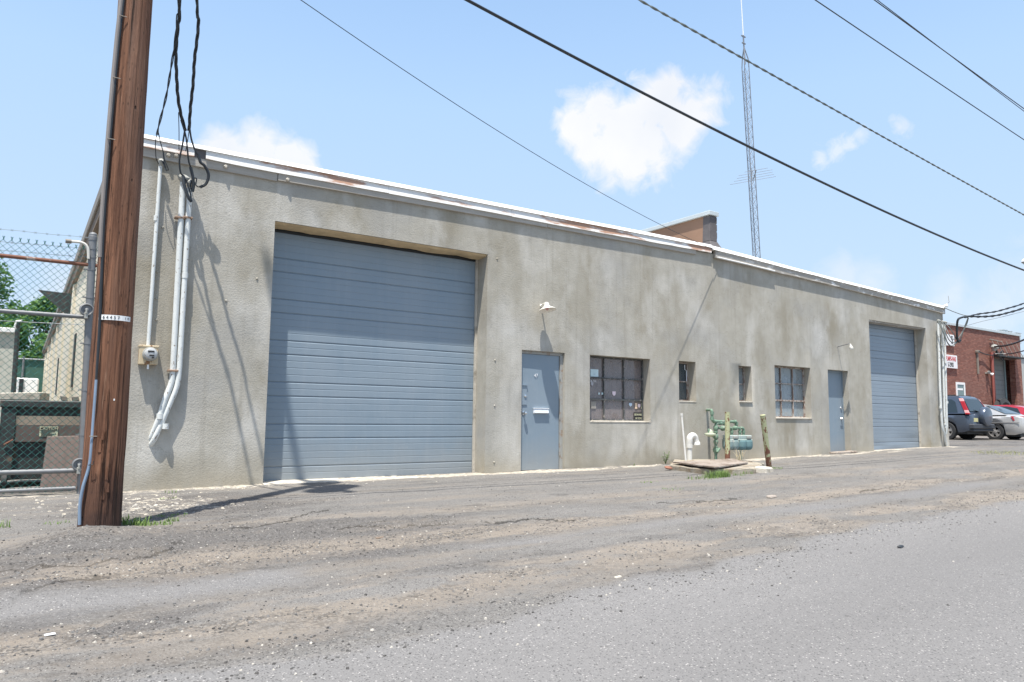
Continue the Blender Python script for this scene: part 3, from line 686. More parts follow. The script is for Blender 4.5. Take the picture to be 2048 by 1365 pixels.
# garage doors
def garage_door(xa, xb, zb, zt, y, dents=(), wav=0.):
    root = None; S = .1035; mb = MB(); n = 26; z = zb; k = 0
    xs = [xa+(xb-xa)*i/n for i in range(n+1)]
    prof = []         # (z, depth)
    while z < zt-.02:
        z1 = min(z+S, zt); deep = .013 if (k+1) % 6 in (2, 0) else .002
        hgt = .013 if deep > .01 else .004
        prof += [(z, .003), (z+.010, .0), (z1-hgt-(.010 if deep > .01 else .003), .0), (z1-hgt, .007 if deep > .01 else .0015), (z1-hgt*.7, deep), (z1-.001, deep)]
        z = z1; k += 1
    def dd(x, zz):
        q = .004*fbm(x, zz, .7, 3, xa)
        for (cx, cz, rx, rz, a) in dents: q += a*math.exp(-((x-cx)/rx)**2-((zz-cz)/rz)**2)
        return q
    for x in xs:
        for zz, dp in prof: mb.v.append((x, y+dp+dd(x, zz), zz))
    m_ = len(prof)
    for i in range(n):
        for j in range(m_-1): mb.f.append([i*m_+j, (i+1)*m_+j, (i+1)*m_+j+1, i*m_+j+1])
    mb.mi = [0]*len(mb.f)
    return mb
g1 = garage_door(2.885, 6.525, -.03, 3.75, .36, [(4.45, .62, .10, .05, .0025), (4.50, .55, .05, .09, -.002), (5.35, .60, .16, .04, .0025), (4.95, .42, .12, .02, .002)]).build('garage_door', BLUE, WH, True, sharp=8)
tag(g1, 'large blue grey sectional garage door')
m2 = material('worn_blue_grey_paint', base=(.25, .30, .35), rough=.34, var=.10, scale=1.2, metal=.15)
g2 = garage_door(18.44, 21.36, .17, 3.62, .34, [(20.9, .42, .45, .16, .016), (20.1, .26, .5, .10, -.012), (19.2, .30, .4, .09, .010), (21.1, .62, .2, .12, -.010)]).build('garage_door', m2, WH, True, sharp=8)
tag(g2, 'smaller dented garage door with buckled bottom')
mb = MB(); mb.box(2.9, .34, 3.66, 6.51, .359, 3.72); mb.build('top_seal', BLACK, g1)
mb = MB(); mb.box(6.49, .31, -.05, 6.527, .35, 3.7); mb.build('door_stop', CONCRETE, g1); mb = MB(); mb.box(21.33, .29, .15, 21.367, .33, 3.58); mb.build('door_stop', CONCRETE, g2)
mb = MB(); n = 24
for i in range(n+1):
    x = 2.882+(6.528-2.882)*i/n; b = 3.695+.016*fbm(x, 0, 2.4, 3, 3.); mb.v += [(x, .02, 3.732), (x, .05, b+.012), (x, .30, b), (x, .34, 3.732)]
for i in range(n):
    for j in range(3): mb.f.append([i*4+j, i*4+j+1, i*4+5+j, i*4+4+j])
mb.mi = [0]*len(mb.f); mb.build('header_foam', FOAM, WH, True)
mb = MB(); mb.box(18.44, .05, 3.575, 21.36, .30, 3.606); mb.build('header_trim', BOARD, WH)
for (xa, xb, z) in ((2.86, 6.6, -.03), (18.4, 21.5, .165)):
    mb = MB(); n = 16
    for i in range(n+1):
        x = xa+(xb-xa)*i/n; mb.v += [(x, -.16-.05*abs(fbm(x, 1, 3, 3, 1.)), G(x, 0)-.03), (x, -.1, z+.004), (x, .45, z+.006)]
    for i in range(n):
        for j in range(2): mb.f.append([i*3+j, (i+1)*3+j, (i+1)*3+j+1, i*3+j+1])
    mb.mi = [0]*len(mb.f); mb.build('threshold', CONCRETE, WH, True)

# pedestrian doors
def ped_door(x0, x1, z0, z1, y, label):
    mb = MB(); n, k = 8, 16
    for i in range(n+1):
        for j in range(k+1):
            x = x0+(x1-x0)*i/n; z = z0+(z1-z0)*j/k; mb.v.append((x, y+.004*fbm(x, z, 1.6, 3, x0), z))
    for i in range(n):
        for j in range(k): mb.f.append([i*(k+1)+j, (i+1)*(k+1)+j, (i+1)*(k+1)+j+1, i*(k+1)+j+1])
    mb.mi = [0]*len(mb.f)
    mb.box(x0, y+.008, z0, x1, y+.045, z1)
    d = mb.build('door', BLUE, WH, True); tag(d, label); return d
d1 = ped_door(7.285, 8.155, .01, 2.06, .075, 'blue grey steel door with mail slot')
mb = MB(); mb.box(7.27, .06, 2.065, 8.23, .16, 2.119); mb.box(8.165, .05, .0, 8.229, .16, 2.064); mb.box(7.262, .05, 0, 7.281, .16, 2.064); mb.build('door_frame', TRIMGREY, d1)
def door_bits(d, hx, hz, y, sx):
    mb = MB(); mb.lathe((hx, y, hz), (0, -1, 0), [(0, .036), (.008, .036), (.012, .012), (.04, .012), (.048, .03), (.062, .032), (.078, .024), (.084, .0)], 14); mb.build('door_knob', CHROME, d, True)
    return d
door_bits(d1, 7.365, 1.01, .072, 1)
mb = MB(); mb.box(7.30, .062, 1.155, 7.43, .072, 1.50); mb.box(7.295, .048, 1.495, 7.44, .072, 1.505); pl = mb.build('lock_plate', BLUE, d1)
mb = MB(); mb.lathe((7.39, .064, 1.31), (0, -1, 0), [(0, .026), (.014, .024), (.018, .012)], 12); mb.build('lock_cylinder', CHROME, pl, True)
mb = MB(); mb.box(7.575, .060, 1.005, 7.905, .072, 1.095); mb.hexa([(7.58, .030, 1.015), (7.90, .030, 1.015), (7.90, .06, 1.005), (7.58, .06, 1.005)], [(7.58, .045, 1.075), (7.90, .045, 1.075), (7.90, .06, 1.085), (7.58, .06, 1.085)]); mb.box(7.57, .035, 1.09, 7.91, .072, 1.10); mb.build('mail_slot', BRIGHT, d1, bevel=.002)
text('door_number', '47', .085, INKWHITE, d1, (7.63, .066, 1.68))
for z in (.3, .95, 1.68): mb = MB(); mb.tube([(8.165, .052, z-.05), (8.165, .052, z+.05)], .012, 8); mb.build('hinge', TRIMGREY, d1, True)
d2 = ped_door(16.51, 17.34, .16, 2.14, .175, 'plain blue grey steel door with lever handle')
mb = MB(); mb.box(16.50, .17, 2.142, 17.38, .24, 2.199); mb.box(17.343, .168, .14, 17.379, .24, 2.14); mb.build('door_frame', BLUE, d2)
mb = MB(); mb.lathe((17.255, .172, 1.26), (0, -1, 0), [(0, .035), (.02, .03), (.028, .01)], 12); mb.build('deadbolt', CHROME, d2, True)
mb = MB(); mb.lathe((17.255, .172, .99), (0, -1, 0), [(0, .035), (.012, .03), (.05, .011)], 12); mb.box(17.16, .115, .978, 17.27, .13, 1.002); mb.build('lever_handle', CHROME, d2, True)
text('door_number', '65', .10, INKWHITE, d2, (16.69, .165, 1.80))
mb = MB(); mb.obox((16.93, -.03, .155), (.47, 0, .010), (0, .12, 0), (0, .0, .03)); mb.build('door_step', PLY, WH, bevel=.012)

# windows
def window(x0, x1, z0, z1, y, nx, nz, bars, m_bar, glass, label, bar=.016, heavy=None):
    fr = MB(); w = .028
    fr.box(x0, y-.02, z0, x0+w, y+.03, z1); fr.box(x1-w, y-.02, z0, x1, y+.03, z1); fr.box(x0+w, y-.02, z1-w, x1-w, y+.03, z1); fr.box(x0+w, y-.02, z0, x1-w, y+.03, z0+w)
    root = fr.build('window', m_bar, WH, bevel=.003); tag(root, label)
    mu = MB()
    for i in range(1, nx):
        x = x0+(x1-x0)*i/nx; mu.box(x-bar/2, y-.016, z0+w, x+bar/2, y+.016, z1-w)
    zs = [z0+(z1-z0)*i/nz for i in range(1, nz)]
    for q in zs:
        h = bar if heavy is None or abs(q-heavy) > .1 else bar*1.7
        mu.box(x0+w, y-.021, q-h/2, x1-w, y+.012, q+h/2)
    mu.build('glazing_bar', m_bar, root)
    g = MB(); g.box(x0+w, y+.018, z0+w, x1-w, y+.022, z1-w); g.build('pane', glass, root)
    s = MB(); s.hexa([(x0-.005, -.006, z0-.035), (x1+.005, -.006, z0-.035), (x1-.002, y, z0-.03), (x0+.002, y, z0-.03)], [(x0-.005, -.008, z0-.008), (x1+.005, -.008, z0-.008), (x1-.002, y, z0+.004), (x0+.002, y, z0+.004)])
    s.build('sill', CONCRETE, root, bevel=.004)
    return root
DARKBAR = material('dark_steel_sash', base=(.07, .075, .075), rough=.6, var=.3, dirt=((.35, .31, .27), .38, 14))
RUSTBAR = material('rusty_sash', m_rustpaint((.42, .38, .34), (.28, .20, .16), .5, 12))
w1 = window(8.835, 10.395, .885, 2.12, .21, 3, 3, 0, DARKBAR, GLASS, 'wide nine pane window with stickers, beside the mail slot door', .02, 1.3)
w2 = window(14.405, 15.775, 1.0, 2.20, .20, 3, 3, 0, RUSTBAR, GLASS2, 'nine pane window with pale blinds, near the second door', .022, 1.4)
s1 = window(11.225, 11.725, 1.315, 2.13, .22, 1, 2, 0, RUSTBAR, material('slate_window_glass', m_glass((.10, .125, .14), .05, .6)), 'small narrow two pane window above the white vent pipe', .022)
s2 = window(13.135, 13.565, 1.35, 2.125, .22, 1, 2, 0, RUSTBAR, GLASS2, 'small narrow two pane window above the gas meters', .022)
# behind the panes: boards, blinds, a curtain
def m_curt(c0, c1, vert):
    def fn(t, b, m):
        p = t.pos(); q = t.mapv(p, (7, 1, .3) if vert else (.4, 1, 34))
        c = t.mix(t.noise(q, 2, 4), c0, c1); t.l.new(c, b.inputs['Base Color']); b.inputs['Roughness'].default_value = .8
        t.l.new(t.bump(t.noise(q, 2, 2), .5, .02), b.inputs['Normal'])
    return fn
mb = MB(); mb.box(8.9, .45, .7, 10.6, .47, 2.2); mb.build('wooden_screen', material('grey_pink_screen', m_curt((.30, .25, .24), (.55, .45, .42), True)), w1)
mb = MB()
for z in (1.02, 1.68): mb.box(8.9, .425, z, 10.6, .448, z+.05)
mb.box(9.62, .40, .7, 9.67, .424, 2.2); mb.build('screen_batten', material('blue_grey_batten', base=(.13, .15, .17)), w1)
mb = MB(); n = 34
for i in range(n):
    z = 1.03+i*1.17/n; mb.obox((14.80, .238, z), (.60, 0, 0), (0, .005, .0155), (0, .001, 0))
mb.build('blind', material('pale_blind', base=(.72, .76, .78), rough=.6, var=.05), w2)
mb = MB(); mb.box(14.2, .30, 1.0, 15.41, .32, 2.2); mb.build('back_board', material('pale_backboard', base=(.62, .67, .70)), w2)
mb = MB(); mb.box(15.42, .25, 1.0, 15.76, .29, 2.18); mb.build('curtain', material('dark_curtain', m_curt((.035, .035, .04), (.09, .085, .085), True)), w2)
mb = MB(); mb.box(14.45, .228, 1.03, 15.0, .235, 1.08); mb.box(15.02, .228, 1.03, 15.4, .236, 1.12); mb.build('papers', TAN, w2)
for s_, xa, xb in ((s1, 11.2, 11.75), (s2, 13.1, 13.6)):
    mb = MB(); mb.box(xa, .30, 1.2, xb, .32, 2.2); mb.build('back_board', material('slate_board', base=(.16, .19, .22), var=.3), s_) if s_ is s1 else mb.build('back_board', material('grey_blue_board', base=(.42, .46, .48), var=.2), s_)
mb = MB(); mb.tube([(11.62, .205, 2.08), (11.62, .205, 1.98), (11.67, .205, 1.96), (11.67, .205, 1.74)], .008, 6); mb.build('window_stay', BRIGHT, s1, True)
# stickers and notes on the first window's glass
def sticker(px0, py0, px1, py1, m, name='sticker', shield=False):
    a = at(px0, py0, .226); b = at(px1, py1, .226); mb = MB(); y = .222
    if shield:
        xm = (a.x+b.x)/2; pts = [(a.x, y, a.z), (b.x, y, a.z), (b.x, y, a.z+(b.z-a.z)*.6), (xm, y, b.z), (a.x, y, a.z+(b.z-a.z)*.6)]
    else: pts = [(a.x, y, a.z), (b.x, y, a.z), (b.x, y, b.z), (a.x, y, b.z)]
    mb.prism(pts, (0, -.006, 0)); return mb.build(name, m, w1)
NOTE = material('pale_blue_note', base=(.62, .76, .78), var=.05)
def L(x, y): return 1160+x/8.03, 690+y/8.03
n_ = sticker(*L(163, 390), *L(290, 515), NOTE, 'note')
mb = MB()
for (x0, y0, x1, y1) in ((180, 405, 275, 412), (170, 432, 270, 437), (210, 455, 250, 460), (215, 475, 245, 480)):
    a = at(*L(x0, y0), .215); b = at(*L(x1, y1), .215); mb.box(min(a.x, b.x), .2125, b.z, b.x, .2135, a.z)
mb.build('note_writing', material('grey_ink', base=(.25, .35, .38)), n_)
sticker(*L(515, 748), *L(568, 825), material('pink_sticker', base=(.80, .66, .70)), 'sticker', True); sticker(*L(783, 935), *L(830, 995), material('blue_sticker', base=(.55, .68, .80)), 'sticker', True)
sticker(*L(290, 770), *L(312, 800), NOTE); sticker(*L(342, 768), *L(366, 802), NOTE); sticker(*L(925, 950), *L(965, 1012), material('pink_sticker'), 'sticker', True)
sticker(*L(878, 935), *L(914, 1028), TAN); sticker(*L(980, 930), *L(1018, 1030), SIGNCREAM); sticker(*L(168, 600), *L(210, 665), material('grey_sticker', base=(.4, .4, .42)), 'sticker', True)
sticker(*L(168, 910), *L(250, 1025), material('mottled_sticker', base=(.3, .28, .25), var=.7, scale=40))
bw = sticker(*L(858, 1085), *L(1020, 1205), INKBLACK, 'warning_sign'); q = at(*L(938, 1125), .215)
text('lettering', 'BEWARE', .06, SIGNCREAM, bw, (q.x, .213, q.z), sx=.95); q = at(*L(938, 1182), .215); text('lettering', 'OF DOG', .05, SIGNCREAM, bw, (q.x, .213, q.z), sx=.95)
q = at(*L(202, 585), .215); text('lettering', '16 TH', .06, INKWHITE, w1, (q.x+.01, .213, q.z))

# dark awning over a side door
aw = MB(); aw.prism([(.16, 10.7, 3.93), (.868, 10.7, 3.90), (.868, 10.7, 3.30)], (0, .12, 0)); aw.build('awning_bracket', STEELBLACK, WH)

# ------------------------------------------------------------------ wooden utility pole
PX, PY = .62, -3.3
UP = thing('utility_pole', 'brown wooden utility pole with white number tag in front of the warehouse corner', 'utility pole', (PX, PY, GH(PX, PY)))
mb = MB(); n = 26; H = 13.0; zs = [-.25+.09*i for i in range(60)]+[5.2+.6*i for i in range(14)]
for z in zs:
    r0 = .163-.0052*max(0, z); 
    for k in range(n):
        a = 2*math.pi*k/n; rr = r0*(1+.05*fbm(a*1.6, z*.25, 2.2, 3, 1.)+.022*fbm(math.cos(a)*2, math.sin(a)*2+z*.9, 1.6, 3, 4.))
        if z < .95: rr *= 1-.05*max(0, fbm(a*2.2, z*1.2, 2, 3, 7.))*sstep(.95, .6, z)
        mb.v.append((PX+rr*math.cos(a), PY+rr*math.sin(a), z))
for i in range(len(zs)-1):
    for k in range(n): mb.f.append([i*n+k, i*n+(k+1) % n, (i+1)*n+(k+1) % n, (i+1)*n+k])
mb.f.append([(len(zs)-1)*n+k for k in range(n)]); mb.mi = [0]*len(mb.f)
mb.build('shaft', POLEWOOD, UP, True)
def polept(px, py, out=.0):
    """point on the pole's near face under this pixel"""
    d = ray(px, py); z = CAM.z
    best = None
    for i in range(400, 900):
        t = i/100; p = CAM+d*t; r0 = .163-.0052*max(0, p.z)+out
        if math.hypot(p.x-PX, p.y-PY) <= r0: return p
    t = ((PX-CAM.x)*d.x+(PY-CAM.y)*d.y)/(d.x*d.x+d.y*d.y); return CAM+d*t
# number tag wrapped round the shaft
zt = polept(240, 637).z; a0 = math.atan2(-1, .02); mb = MB(); R_ = .163-.0052*zt+.006
angs = [rad(-140+i*10) for i in range(11)]
for a in angs: mb.v += [(PX+R_*math.cos(a), PY+R_*math.sin(a), zt-.022), (PX+R_*math.cos(a), PY+R_*math.sin(a), zt+.022)]
for i in range(10): mb.f.append([2*i, 2*i+2, 2*i+3, 2*i+1])
mb.mi = [0]*10; tg = mb.build('number_tag', SIGNWHITE, UP)
for i, ch in enumerate('64457 10'):
    if ch == ' ': continue
    a = rad(-122+i*10.2); q = Vector((PX+(R_+.0015)*math.cos(a), PY+(R_+.0015)*math.sin(a), zt-.001))
    text('digit', ch, .040 if i < 6 else .032, INKBLACK, tg, q, (math.pi/2, 0, a+math.pi/2), ext=.0005)
# riser cable guard up the left side of the pole
gp = []
for px, py in [(159, 1050), (160, 1010), (166, 975), (179, 930), (184, 880), (187, 840), (193, 760), (199, 660), (203, 560), (208, 440), (220, 280), (236, 100), (247, 0)]:
    d = ray(px, py); t = ((PX-.06-CAM.x)*d.x+(PY-.12-CAM.y)*d.y)/(d.x*d.x+d.y*d.y); gp.append(CAM+d*t)
d_ = (gp[-1]-gp[-2]).normalized(); gp += [gp[-1]+d_*1.5, gp[-1]+d_*4]
lo = smoothpath(gp[:7], 5); hi = smoothpath(gp[6:], 5)
mb = MB(); mb.tube(lo, .013, 8); rc = mb.build('riser_cable', material('blue_grey_riser', base=(.20, .27, .36), rough=.5, var=.25), UP, True)
mb = MB(); mb.tube(hi, .012, 8); mb.build('riser_cable', CABLE, UP, True)
hg = [p+Vector((-.018, .0, 0)) for p in hi[12:]]; mb = MB(); mb.tube(hg, .017, 8); mb.build('ground_wire_moulding', material('grey_moulding', base=(.24, .215, .2), rough=.85, var=.2), UP, True)
for px, py in ((186, 873), (246, 35), (233, 158), (222, 280)):
    d = ray(px, py); t = ((PX-.06-CAM.x)*d.x+(PY-.12-CAM.y)*d.y)/(d.x*d.x+d.y*d.y); p = CAM+d*t
    mb = MB(); mb.tube([p+Vector((-.03, -.02, 0)), p+Vector((.03, -.02, 0))], .004, 6); mb.build('staple', GUT, UP)
p = polept(182, 929); mb = MB(); mb.tube([p, p+Vector((-.02, -.05, -.004)), p+Vector((.01, -.06, .0)), p+Vector((.012, -.055, .03))], .004, 6); mb.build('bent_nail', BLACK, UP)
p = polept(228, 799, .003); mb = MB(); mb.box(p.x-.004, p.y-.006, p.z-.012, p.x+.006, p.y+.004, p.z+.004); mb.build('paper_scrap', SIGNWHITE, UP)
# splinters on the worn base
for i, (px, py, l) in enumerate([(205, 880, .07), (199, 905, .10), (212, 960, .09), (190, 965, .06), (205, 1000, .1), (215, 985, .07)]):
    p = polept(px, py, .002); mb = MB(); mb.prism([(p.x-.012, p.y-.004, p.z), (p.x+.012, p.y-.006, p.z), (p.x+.008, p.y-.016, p.z+l), (p.x-.004, p.y-.002, p.z+l*1.2)], (0, .02, 0)); mb.build('splinter', POLEWOOD, UP)
# pole top: arm, transformers, insulators (they throw the shadows on the garage door)
mb = MB(); mb.box(PX-.05, PY-1.2, 12.3, PX+.05, PY+1.2, 12.42); arm = mb.build('crossarm', POLEWOOD, UP)
for y in (-1.1, -.45, .5, 1.1): mb = MB(); mb.lathe((PX, PY+y, 12.42), (0, 0, 1), [(0, .03), (.05, .05), (.08, .035), (.13, .055), (.17, .02)], 10); mb.build('insulator', TOWERM, arm, True)
for dx, dy, z in ((.42, -.15, 10.6), (.32, .42, 11.0), (.1, -.5, 10.8)):
    mb = MB(); c = (PX+dx, PY+dy, z); mb.lathe(c, (0, 0, 1), [(0, .05), (.02, .23), (.12, .25), (.82, .25), (.88, .24), (.95, .1), (.97, .02)], 18); mb.lathe((c[0], c[1], z+.9), (.3, 0, 1), [(0, .04), (.12, .05), (.2, .03), (.28, .04), (.36, .01)], 8)
    mb.tube([(c[0], c[1], z+.5), (PX, PY, z+.5)], .04, 6); mb.build('transformer', GASGREY, UP, True)

# ------------------------------------------------------------------ overhead wires
def wire(pix, Y, r, label, m=CABLE, twistr=0., n=2, left=None, right=42, name='overhead_wire', strands=0):
    """a wire in the vertical plane Y, sagging through the sighted points, from the pole to the next span"""
    P = [at(px, py, Y) for px, py in pix]
    # least squares parabola z(x)
    import numpy as np
    xs = np.array([p.x for p in P]); zs = np.array([p.z for p in P]); c = np.polyfit(xs, zs, 2)
    if c[0] < 1e-4: c = np.concatenate([[.0004], np.polyfit(xs, zs-.0004*xs**2, 1)])
    x0 = PX if left is None else left; N = 90
    path = [Vector((x0+(right-x0)*i/N, Y+(PY-Y)*max(0, 1-i/6)*.0, float(np.polyval(c, x0+(right-x0)*i/N)))) for i in range(N+1)]
    mb = MB()
    if strands:
        path = [p for p in path if p.x < 26]
        mb.tube(path, r*.75, 5, False); 
        for k in range(strands): mb.tube(twist(path, 0, r*.95, .42, k*2*math.pi/strands), r*.62, 4, False)
    else: mb.tube(path, r, 6, False)
    o = mb.build(name, m, None, True); return tag(o, label, 'cable', 'overhead cables along the street')
wire([(910, 0), (1110, 83), (1300, 186), (1480, 288), (1700, 396), (2048, 540)], -3.30, .0195, 'thickest smooth black cable, lowest of those crossing in front of the cloud')
wire([(1275, 0), (1480, 112), (1700, 237), (1860, 328), (2048, 430)], -3.32, .0125, 'twisted black cable crossing just below the top of the antenna mast', GREYCABLE, strands=2)
wire([(1630, 0), (1850, 148), (2048, 280)], -3.30, .0105, 'single thin black wire at upper right, below the close pair')
wire([(1746, 0), (1900, 108), (2048, 219)], -3.34, .0105, 'upper wire of the close pair in the top right corner')
wire([(1752, 0), (1906, 113), (2048, 224)], -3.22, .0085, 'lower wire of the close pair in the top right corner')
A = at(1437, 504, -.07); B = Vector((.74, -3.28, 5.78)); mid = [A.lerp(B, t)+Vector((0, 0, -.28*4*t*(1-t))) for t in [i/24 for i in range(25)]]
mb = MB(); mb.tube(mid, .0048, 5, False); tag(mb.build('guy_wire', CABLE, None, True), 'very thin wire running from the pole down to the roof edge at the fire wall', 'cable')

# service drops to the three conduits by the pole
def drop(pix, zA, YA, top, k=1.6):
    P = [atslope(px, py, k, zA, YA) for px, py in pix]; return smoothpath(P+[P[-1].lerp(Vector(top), .5)+Vector((0, 0, -.05)), Vector(top)], 6)
SG = 'service drops from the utility pole'
def bundle(name, label, pix, zA, YA, top, r, strands, pitch=.5):
    path = drop(pix, zA, YA, top); mb = MB()
    for s in range(strands): mb.tube(twist(path, 0, r*1.15, pitch, s*2*math.pi/strands), r, 6, False)
    return tag(mb.build(name, CABLE, None, True), label, 'cable', SG)
TP = Vector((PX+.08, PY+.16, 9.2))
bundle('service_cable', 'twisted black cable with a neutral wire, dropping to the meter conduit nearest the pole', [(314, 270), (318, 250), (333, 190), (343, 130), (350, 85), (355, 30), (357, 0)], 4.45, -.12, TP, .0075, 2)
bundle('service_cable', 'thick black cable bundle dropping to the middle white conduit', [(371, 262), (362, 230), (356, 195), (353, 150), (352, 100), (356, 50), (359, 0)], 4.45, -.12, TP+Vector((.03, .02, -.2)), .011, 3)
bundle('service_cable', 'thick black cable bundle, rightmost, dropping past the rusty gap in the flashing', [(378, 262), (381, 215), (386, 170), (389, 120), (394, 80), (397, 40), (394, 0)], 4.45, -.12, TP+Vector((.16, .04, .5)), .0105, 3)
def tails(name, label, runs):
    """loose ends between the bundle and the conduit heads"""
    mb = MB()
    for pts, r, k in runs: mb.tube(smoothpath([at(x, y, Y) for x, y, Y in pts], 6), r*1.25, 6)
    return tag(mb.build(name, CABLE, None, True), label, 'cable', SG)
tails('cable_tail', 'pair of thin tails joining the twisted cable to the meter conduit head', [
    ([(314, 268, -.33), (311, 285, -.28), (312, 315, -.2), (317, 328, -.14)], .0045, 0), ([(316, 262, -.33), (321, 285, -.27), (326, 303, -.2), (330, 322, -.2), (337, 340, -.2), (331, 337, -.18), (324, 322, -.14)], .0055, 0),
    ([(326, 303, -.2), (329, 330, -.19), (333, 342, -.19), (328, 326, -.16), (322, 321, -.13)], .0055, 0)])
tails('cable_tail', 'black looping tails feeding the middle white conduit head', [
    ([(370, 258, -.34), (365, 290, -.28), (359, 320, -.22), (361, 345, -.19), (366, 352, -.16)], .0095, 0), ([(366, 352, -.17), (369, 372, -.2), (377, 395, -.22), (383, 404, -.22)], .017, 0), ([(383, 404, -.22), (380, 385, -.2), (372, 362, -.17), (364, 353, -.14)], .008, 0),
    ([(357, 225, -.38), (358, 260, -.3), (358, 290, -.2), (358, 302, -.08)], .0045, 0), ([(362, 240, -.36), (372, 275, -.3), (377, 320, -.24), (382, 336, -.2)], .009, 0)])
tails('cable_tail', 'fat black tail curling down to the right hand white conduit head', [
    ([(379, 255, -.36), (383, 280, -.32), (391, 303, -.27), (397, 312, -.25)], .010, 0), ([(396, 308, -.25), (401, 325, -.25), (409, 332, -.25), (417, 350, -.24), (412, 368, -.22), (400, 375, -.2)], .016, 0),
    ([(400, 375, -.2), (392, 371, -.19), (393, 358, -.17), (386, 357, -.14)], .007, 0), ([(381, 335, -.2), (385, 352, -.2), (387, 370, -.19), (385, 384, -.18)], .017, 0), ([(385, 384, -.18), (381, 373, -.17), (383, 361, -.15)], .007, 0),
    ([(381, 240, -.38), (377, 270, -.3), (374, 290, -.2), (371, 303, -.08)], .0045, 0)])

# conduits and meter left of the big garage door
def conduit(name, label, pix, r, m, Y=-.07, couplings=(), straps=(), head=True, group=None):
    P = [at(x, y, (Y if len(q) == 0 else q[0])) for x, y, *q in pix]
    path = P[:2]+smoothpath(P[1:], 6)[1:] if len(P) > 2 else P
    root = thing(name, label, 'conduit', P[-1], group)
    mb = MB(); mb.tube(path, r, 12); mb.build('pipe', m, root, True)
    for x, y in couplings:
        q = at(x, y, Y); mb = MB(); mb.tube([q+Vector((0, 0, -.035)), q+Vector((0, 0, .035))], r*1.18, 12); mb.build('coupling', m, root, True)
    for x, y in straps:
        q = at(x, y, Y+.02); mb = MB(); mb.box(q.x-r*1.7, q.y-.03-r, q.z-.012, q.x+r*1.7, q.y+.04, q.z+.012); mb.build('strap', material('rusty_strap', base=(.30, .20, .14), rough=.8, var=.3), root, bevel=.004)
    if head:
        q = P[0]; mb = MB(); mb.lathe(q+Vector((0, .01, -.02)), (.12, -.5, .9), [(0, r*1.1), (.03, r*1.4), (.07, r*1.9), (.09, r*1.7), (.105, r*.7)], 12); mb.build('weatherhead', GASGREY, root, True)
    return root
CG = 'white conduits on the wall by the utility pole'
conduit('meter_conduit', 'thin pale conduit running down to the electric meter', [(321, 330), (296, 696)], .024, PIPEWHITE, -.055, [(312, 437)], group=CG)
conduit('wall_conduit', 'white peeling conduit, left one of the bent pair right of the meter', [(366, 362), (346, 735), (343, 765, -.07), (330, 800, -.07), (317, 840, -.06), (304, 873, .0), (300, 882, .05)], .037, PIPEWHITE, -.07, [(320, 833)], [(359, 437), (345, 742)], group=CG)
conduit('wall_conduit', 'white peeling conduit, right one of the bent pair nearer the garage door', [(380, 372), (359, 735), (354, 772, -.08), (338, 812, -.07), (318, 858, -.06), (308, 880, -.03), (299, 893, .04)], .034, PIPEWHITE, -.08, [(370, 552), (331, 853)], [(375, 437)], group=CG)
a = at(278, 692, -.02); b = at(313, 731, -.02)
EM = thing('electric_meter', 'round glass electric meter on a rusty tan box', 'electric meter', ((a.x+b.x)/2, 0, b.z))
xm, zm = (a.x+b.x)/2, (a.z+b.z)/2
mb = MB(); mb.box(a.x, -.12, b.z, b.x, .0, a.z); mb.box(a.x-.006, -.126, a.z-.02, b.x+.006, .0, a.z+.006); mb.build('meter_box', BRASSRUST, EM, bevel=.006)
mb = MB(); mb.lathe((xm+.012, -.12, zm+.012), (0, -1, 0), [(0, .092), (.02, .092), (.024, .084), (.03, .084)], 24); mb.build('meter_ring', GASGREY, EM, True)
mb = MB(); mb.lathe((xm+.012, -.15, zm+.012), (0, -1, 0), [(0, .078), (.06, .076), (.085, .068), (.098, .04), (.1, .01)], 24); gl = mb.build('meter_dome', material('cloudy_meter_glass', base=(.45, .46, .46), rough=.15, var=.15, scale=30), EM, True)
mb = MB(); mb.box(xm-.03, -.2535, zm+.03, xm+.045, -.2485, zm+.05); mb.box(xm-.01, -.2535, zm-.02, xm+.045, -.2485, zm-.002); mb.box(xm+.02, -.2535, zm-.05, xm+.045, -.2485, zm-.028); mb.build('dial_plate', INKBLACK, gl)
mb = MB(); mb.tube([(xm, -.10, b.z+.01), (xm, -.10, b.z-.06)], .012, 8); mb.build('drain_nipple', SIGNWHITE, EM)

# ------------------------------------------------------------------ lamps over the two doors
L1 = at(1083, 612, 0); WL = thing('wall_lamp', 'cream enamel shade lamp on a short arm over the mail slot door', 'wall lamp', (L1.x, 0, L1.z))
mb = MB(); mb.tube([(L1.x-.01, 0, L1.z+.0), (L1.x-.02, -.08, L1.z+.02), (L1.x-.04, -.19, L1.z+.03)], .014, 8); mb.lathe((L1.x-.01, 0, L1.z), (0, -1, 0), [(0, .03), (.010, .028), (.02, .016)], 12); mb.build('arm', ENAMEL, WL, True)
sc_ = Vector((L1.x-.04, -.195, L1.z+.02)); ax = Vector((.05, -.22, -1)).normalized()
mb = MB(); mb.lathe(sc_, ax, [(-.01, .03), (.0, .048), (.055, .05), (.075, .07), (.095, .105), (.125, .155), (.135, .158), (.128, .146), (.10, .09), (.08, .06)], 28); mb.build('lamp_shade', ENAMEL, WL, True)
mb = MB(); mb.lathe(sc_, ax, [(.06, .015), (.09, .03), (.115, .03), (.135, .012)], 12); mb.build('bulb', LENSCLR, WL, True)
L2 = at(1675, 694, .016); WL2 = thing('wall_lamp', 'small bare spot lamp on a thin arm above the second door', 'wall lamp', (L2.x, 0, L2.z))
mb = MB(); e2 = Vector((L2.x+.03, -.27, L2.z+.055)); mb.tube([(L2.x, .016, L2.z), (L2.x+.01, -.08, L2.z+.02), e2, e2+Vector((.03, -.03, -.015))], .011, 8); mb.build('arm', PIPEGALV, WL2, True)
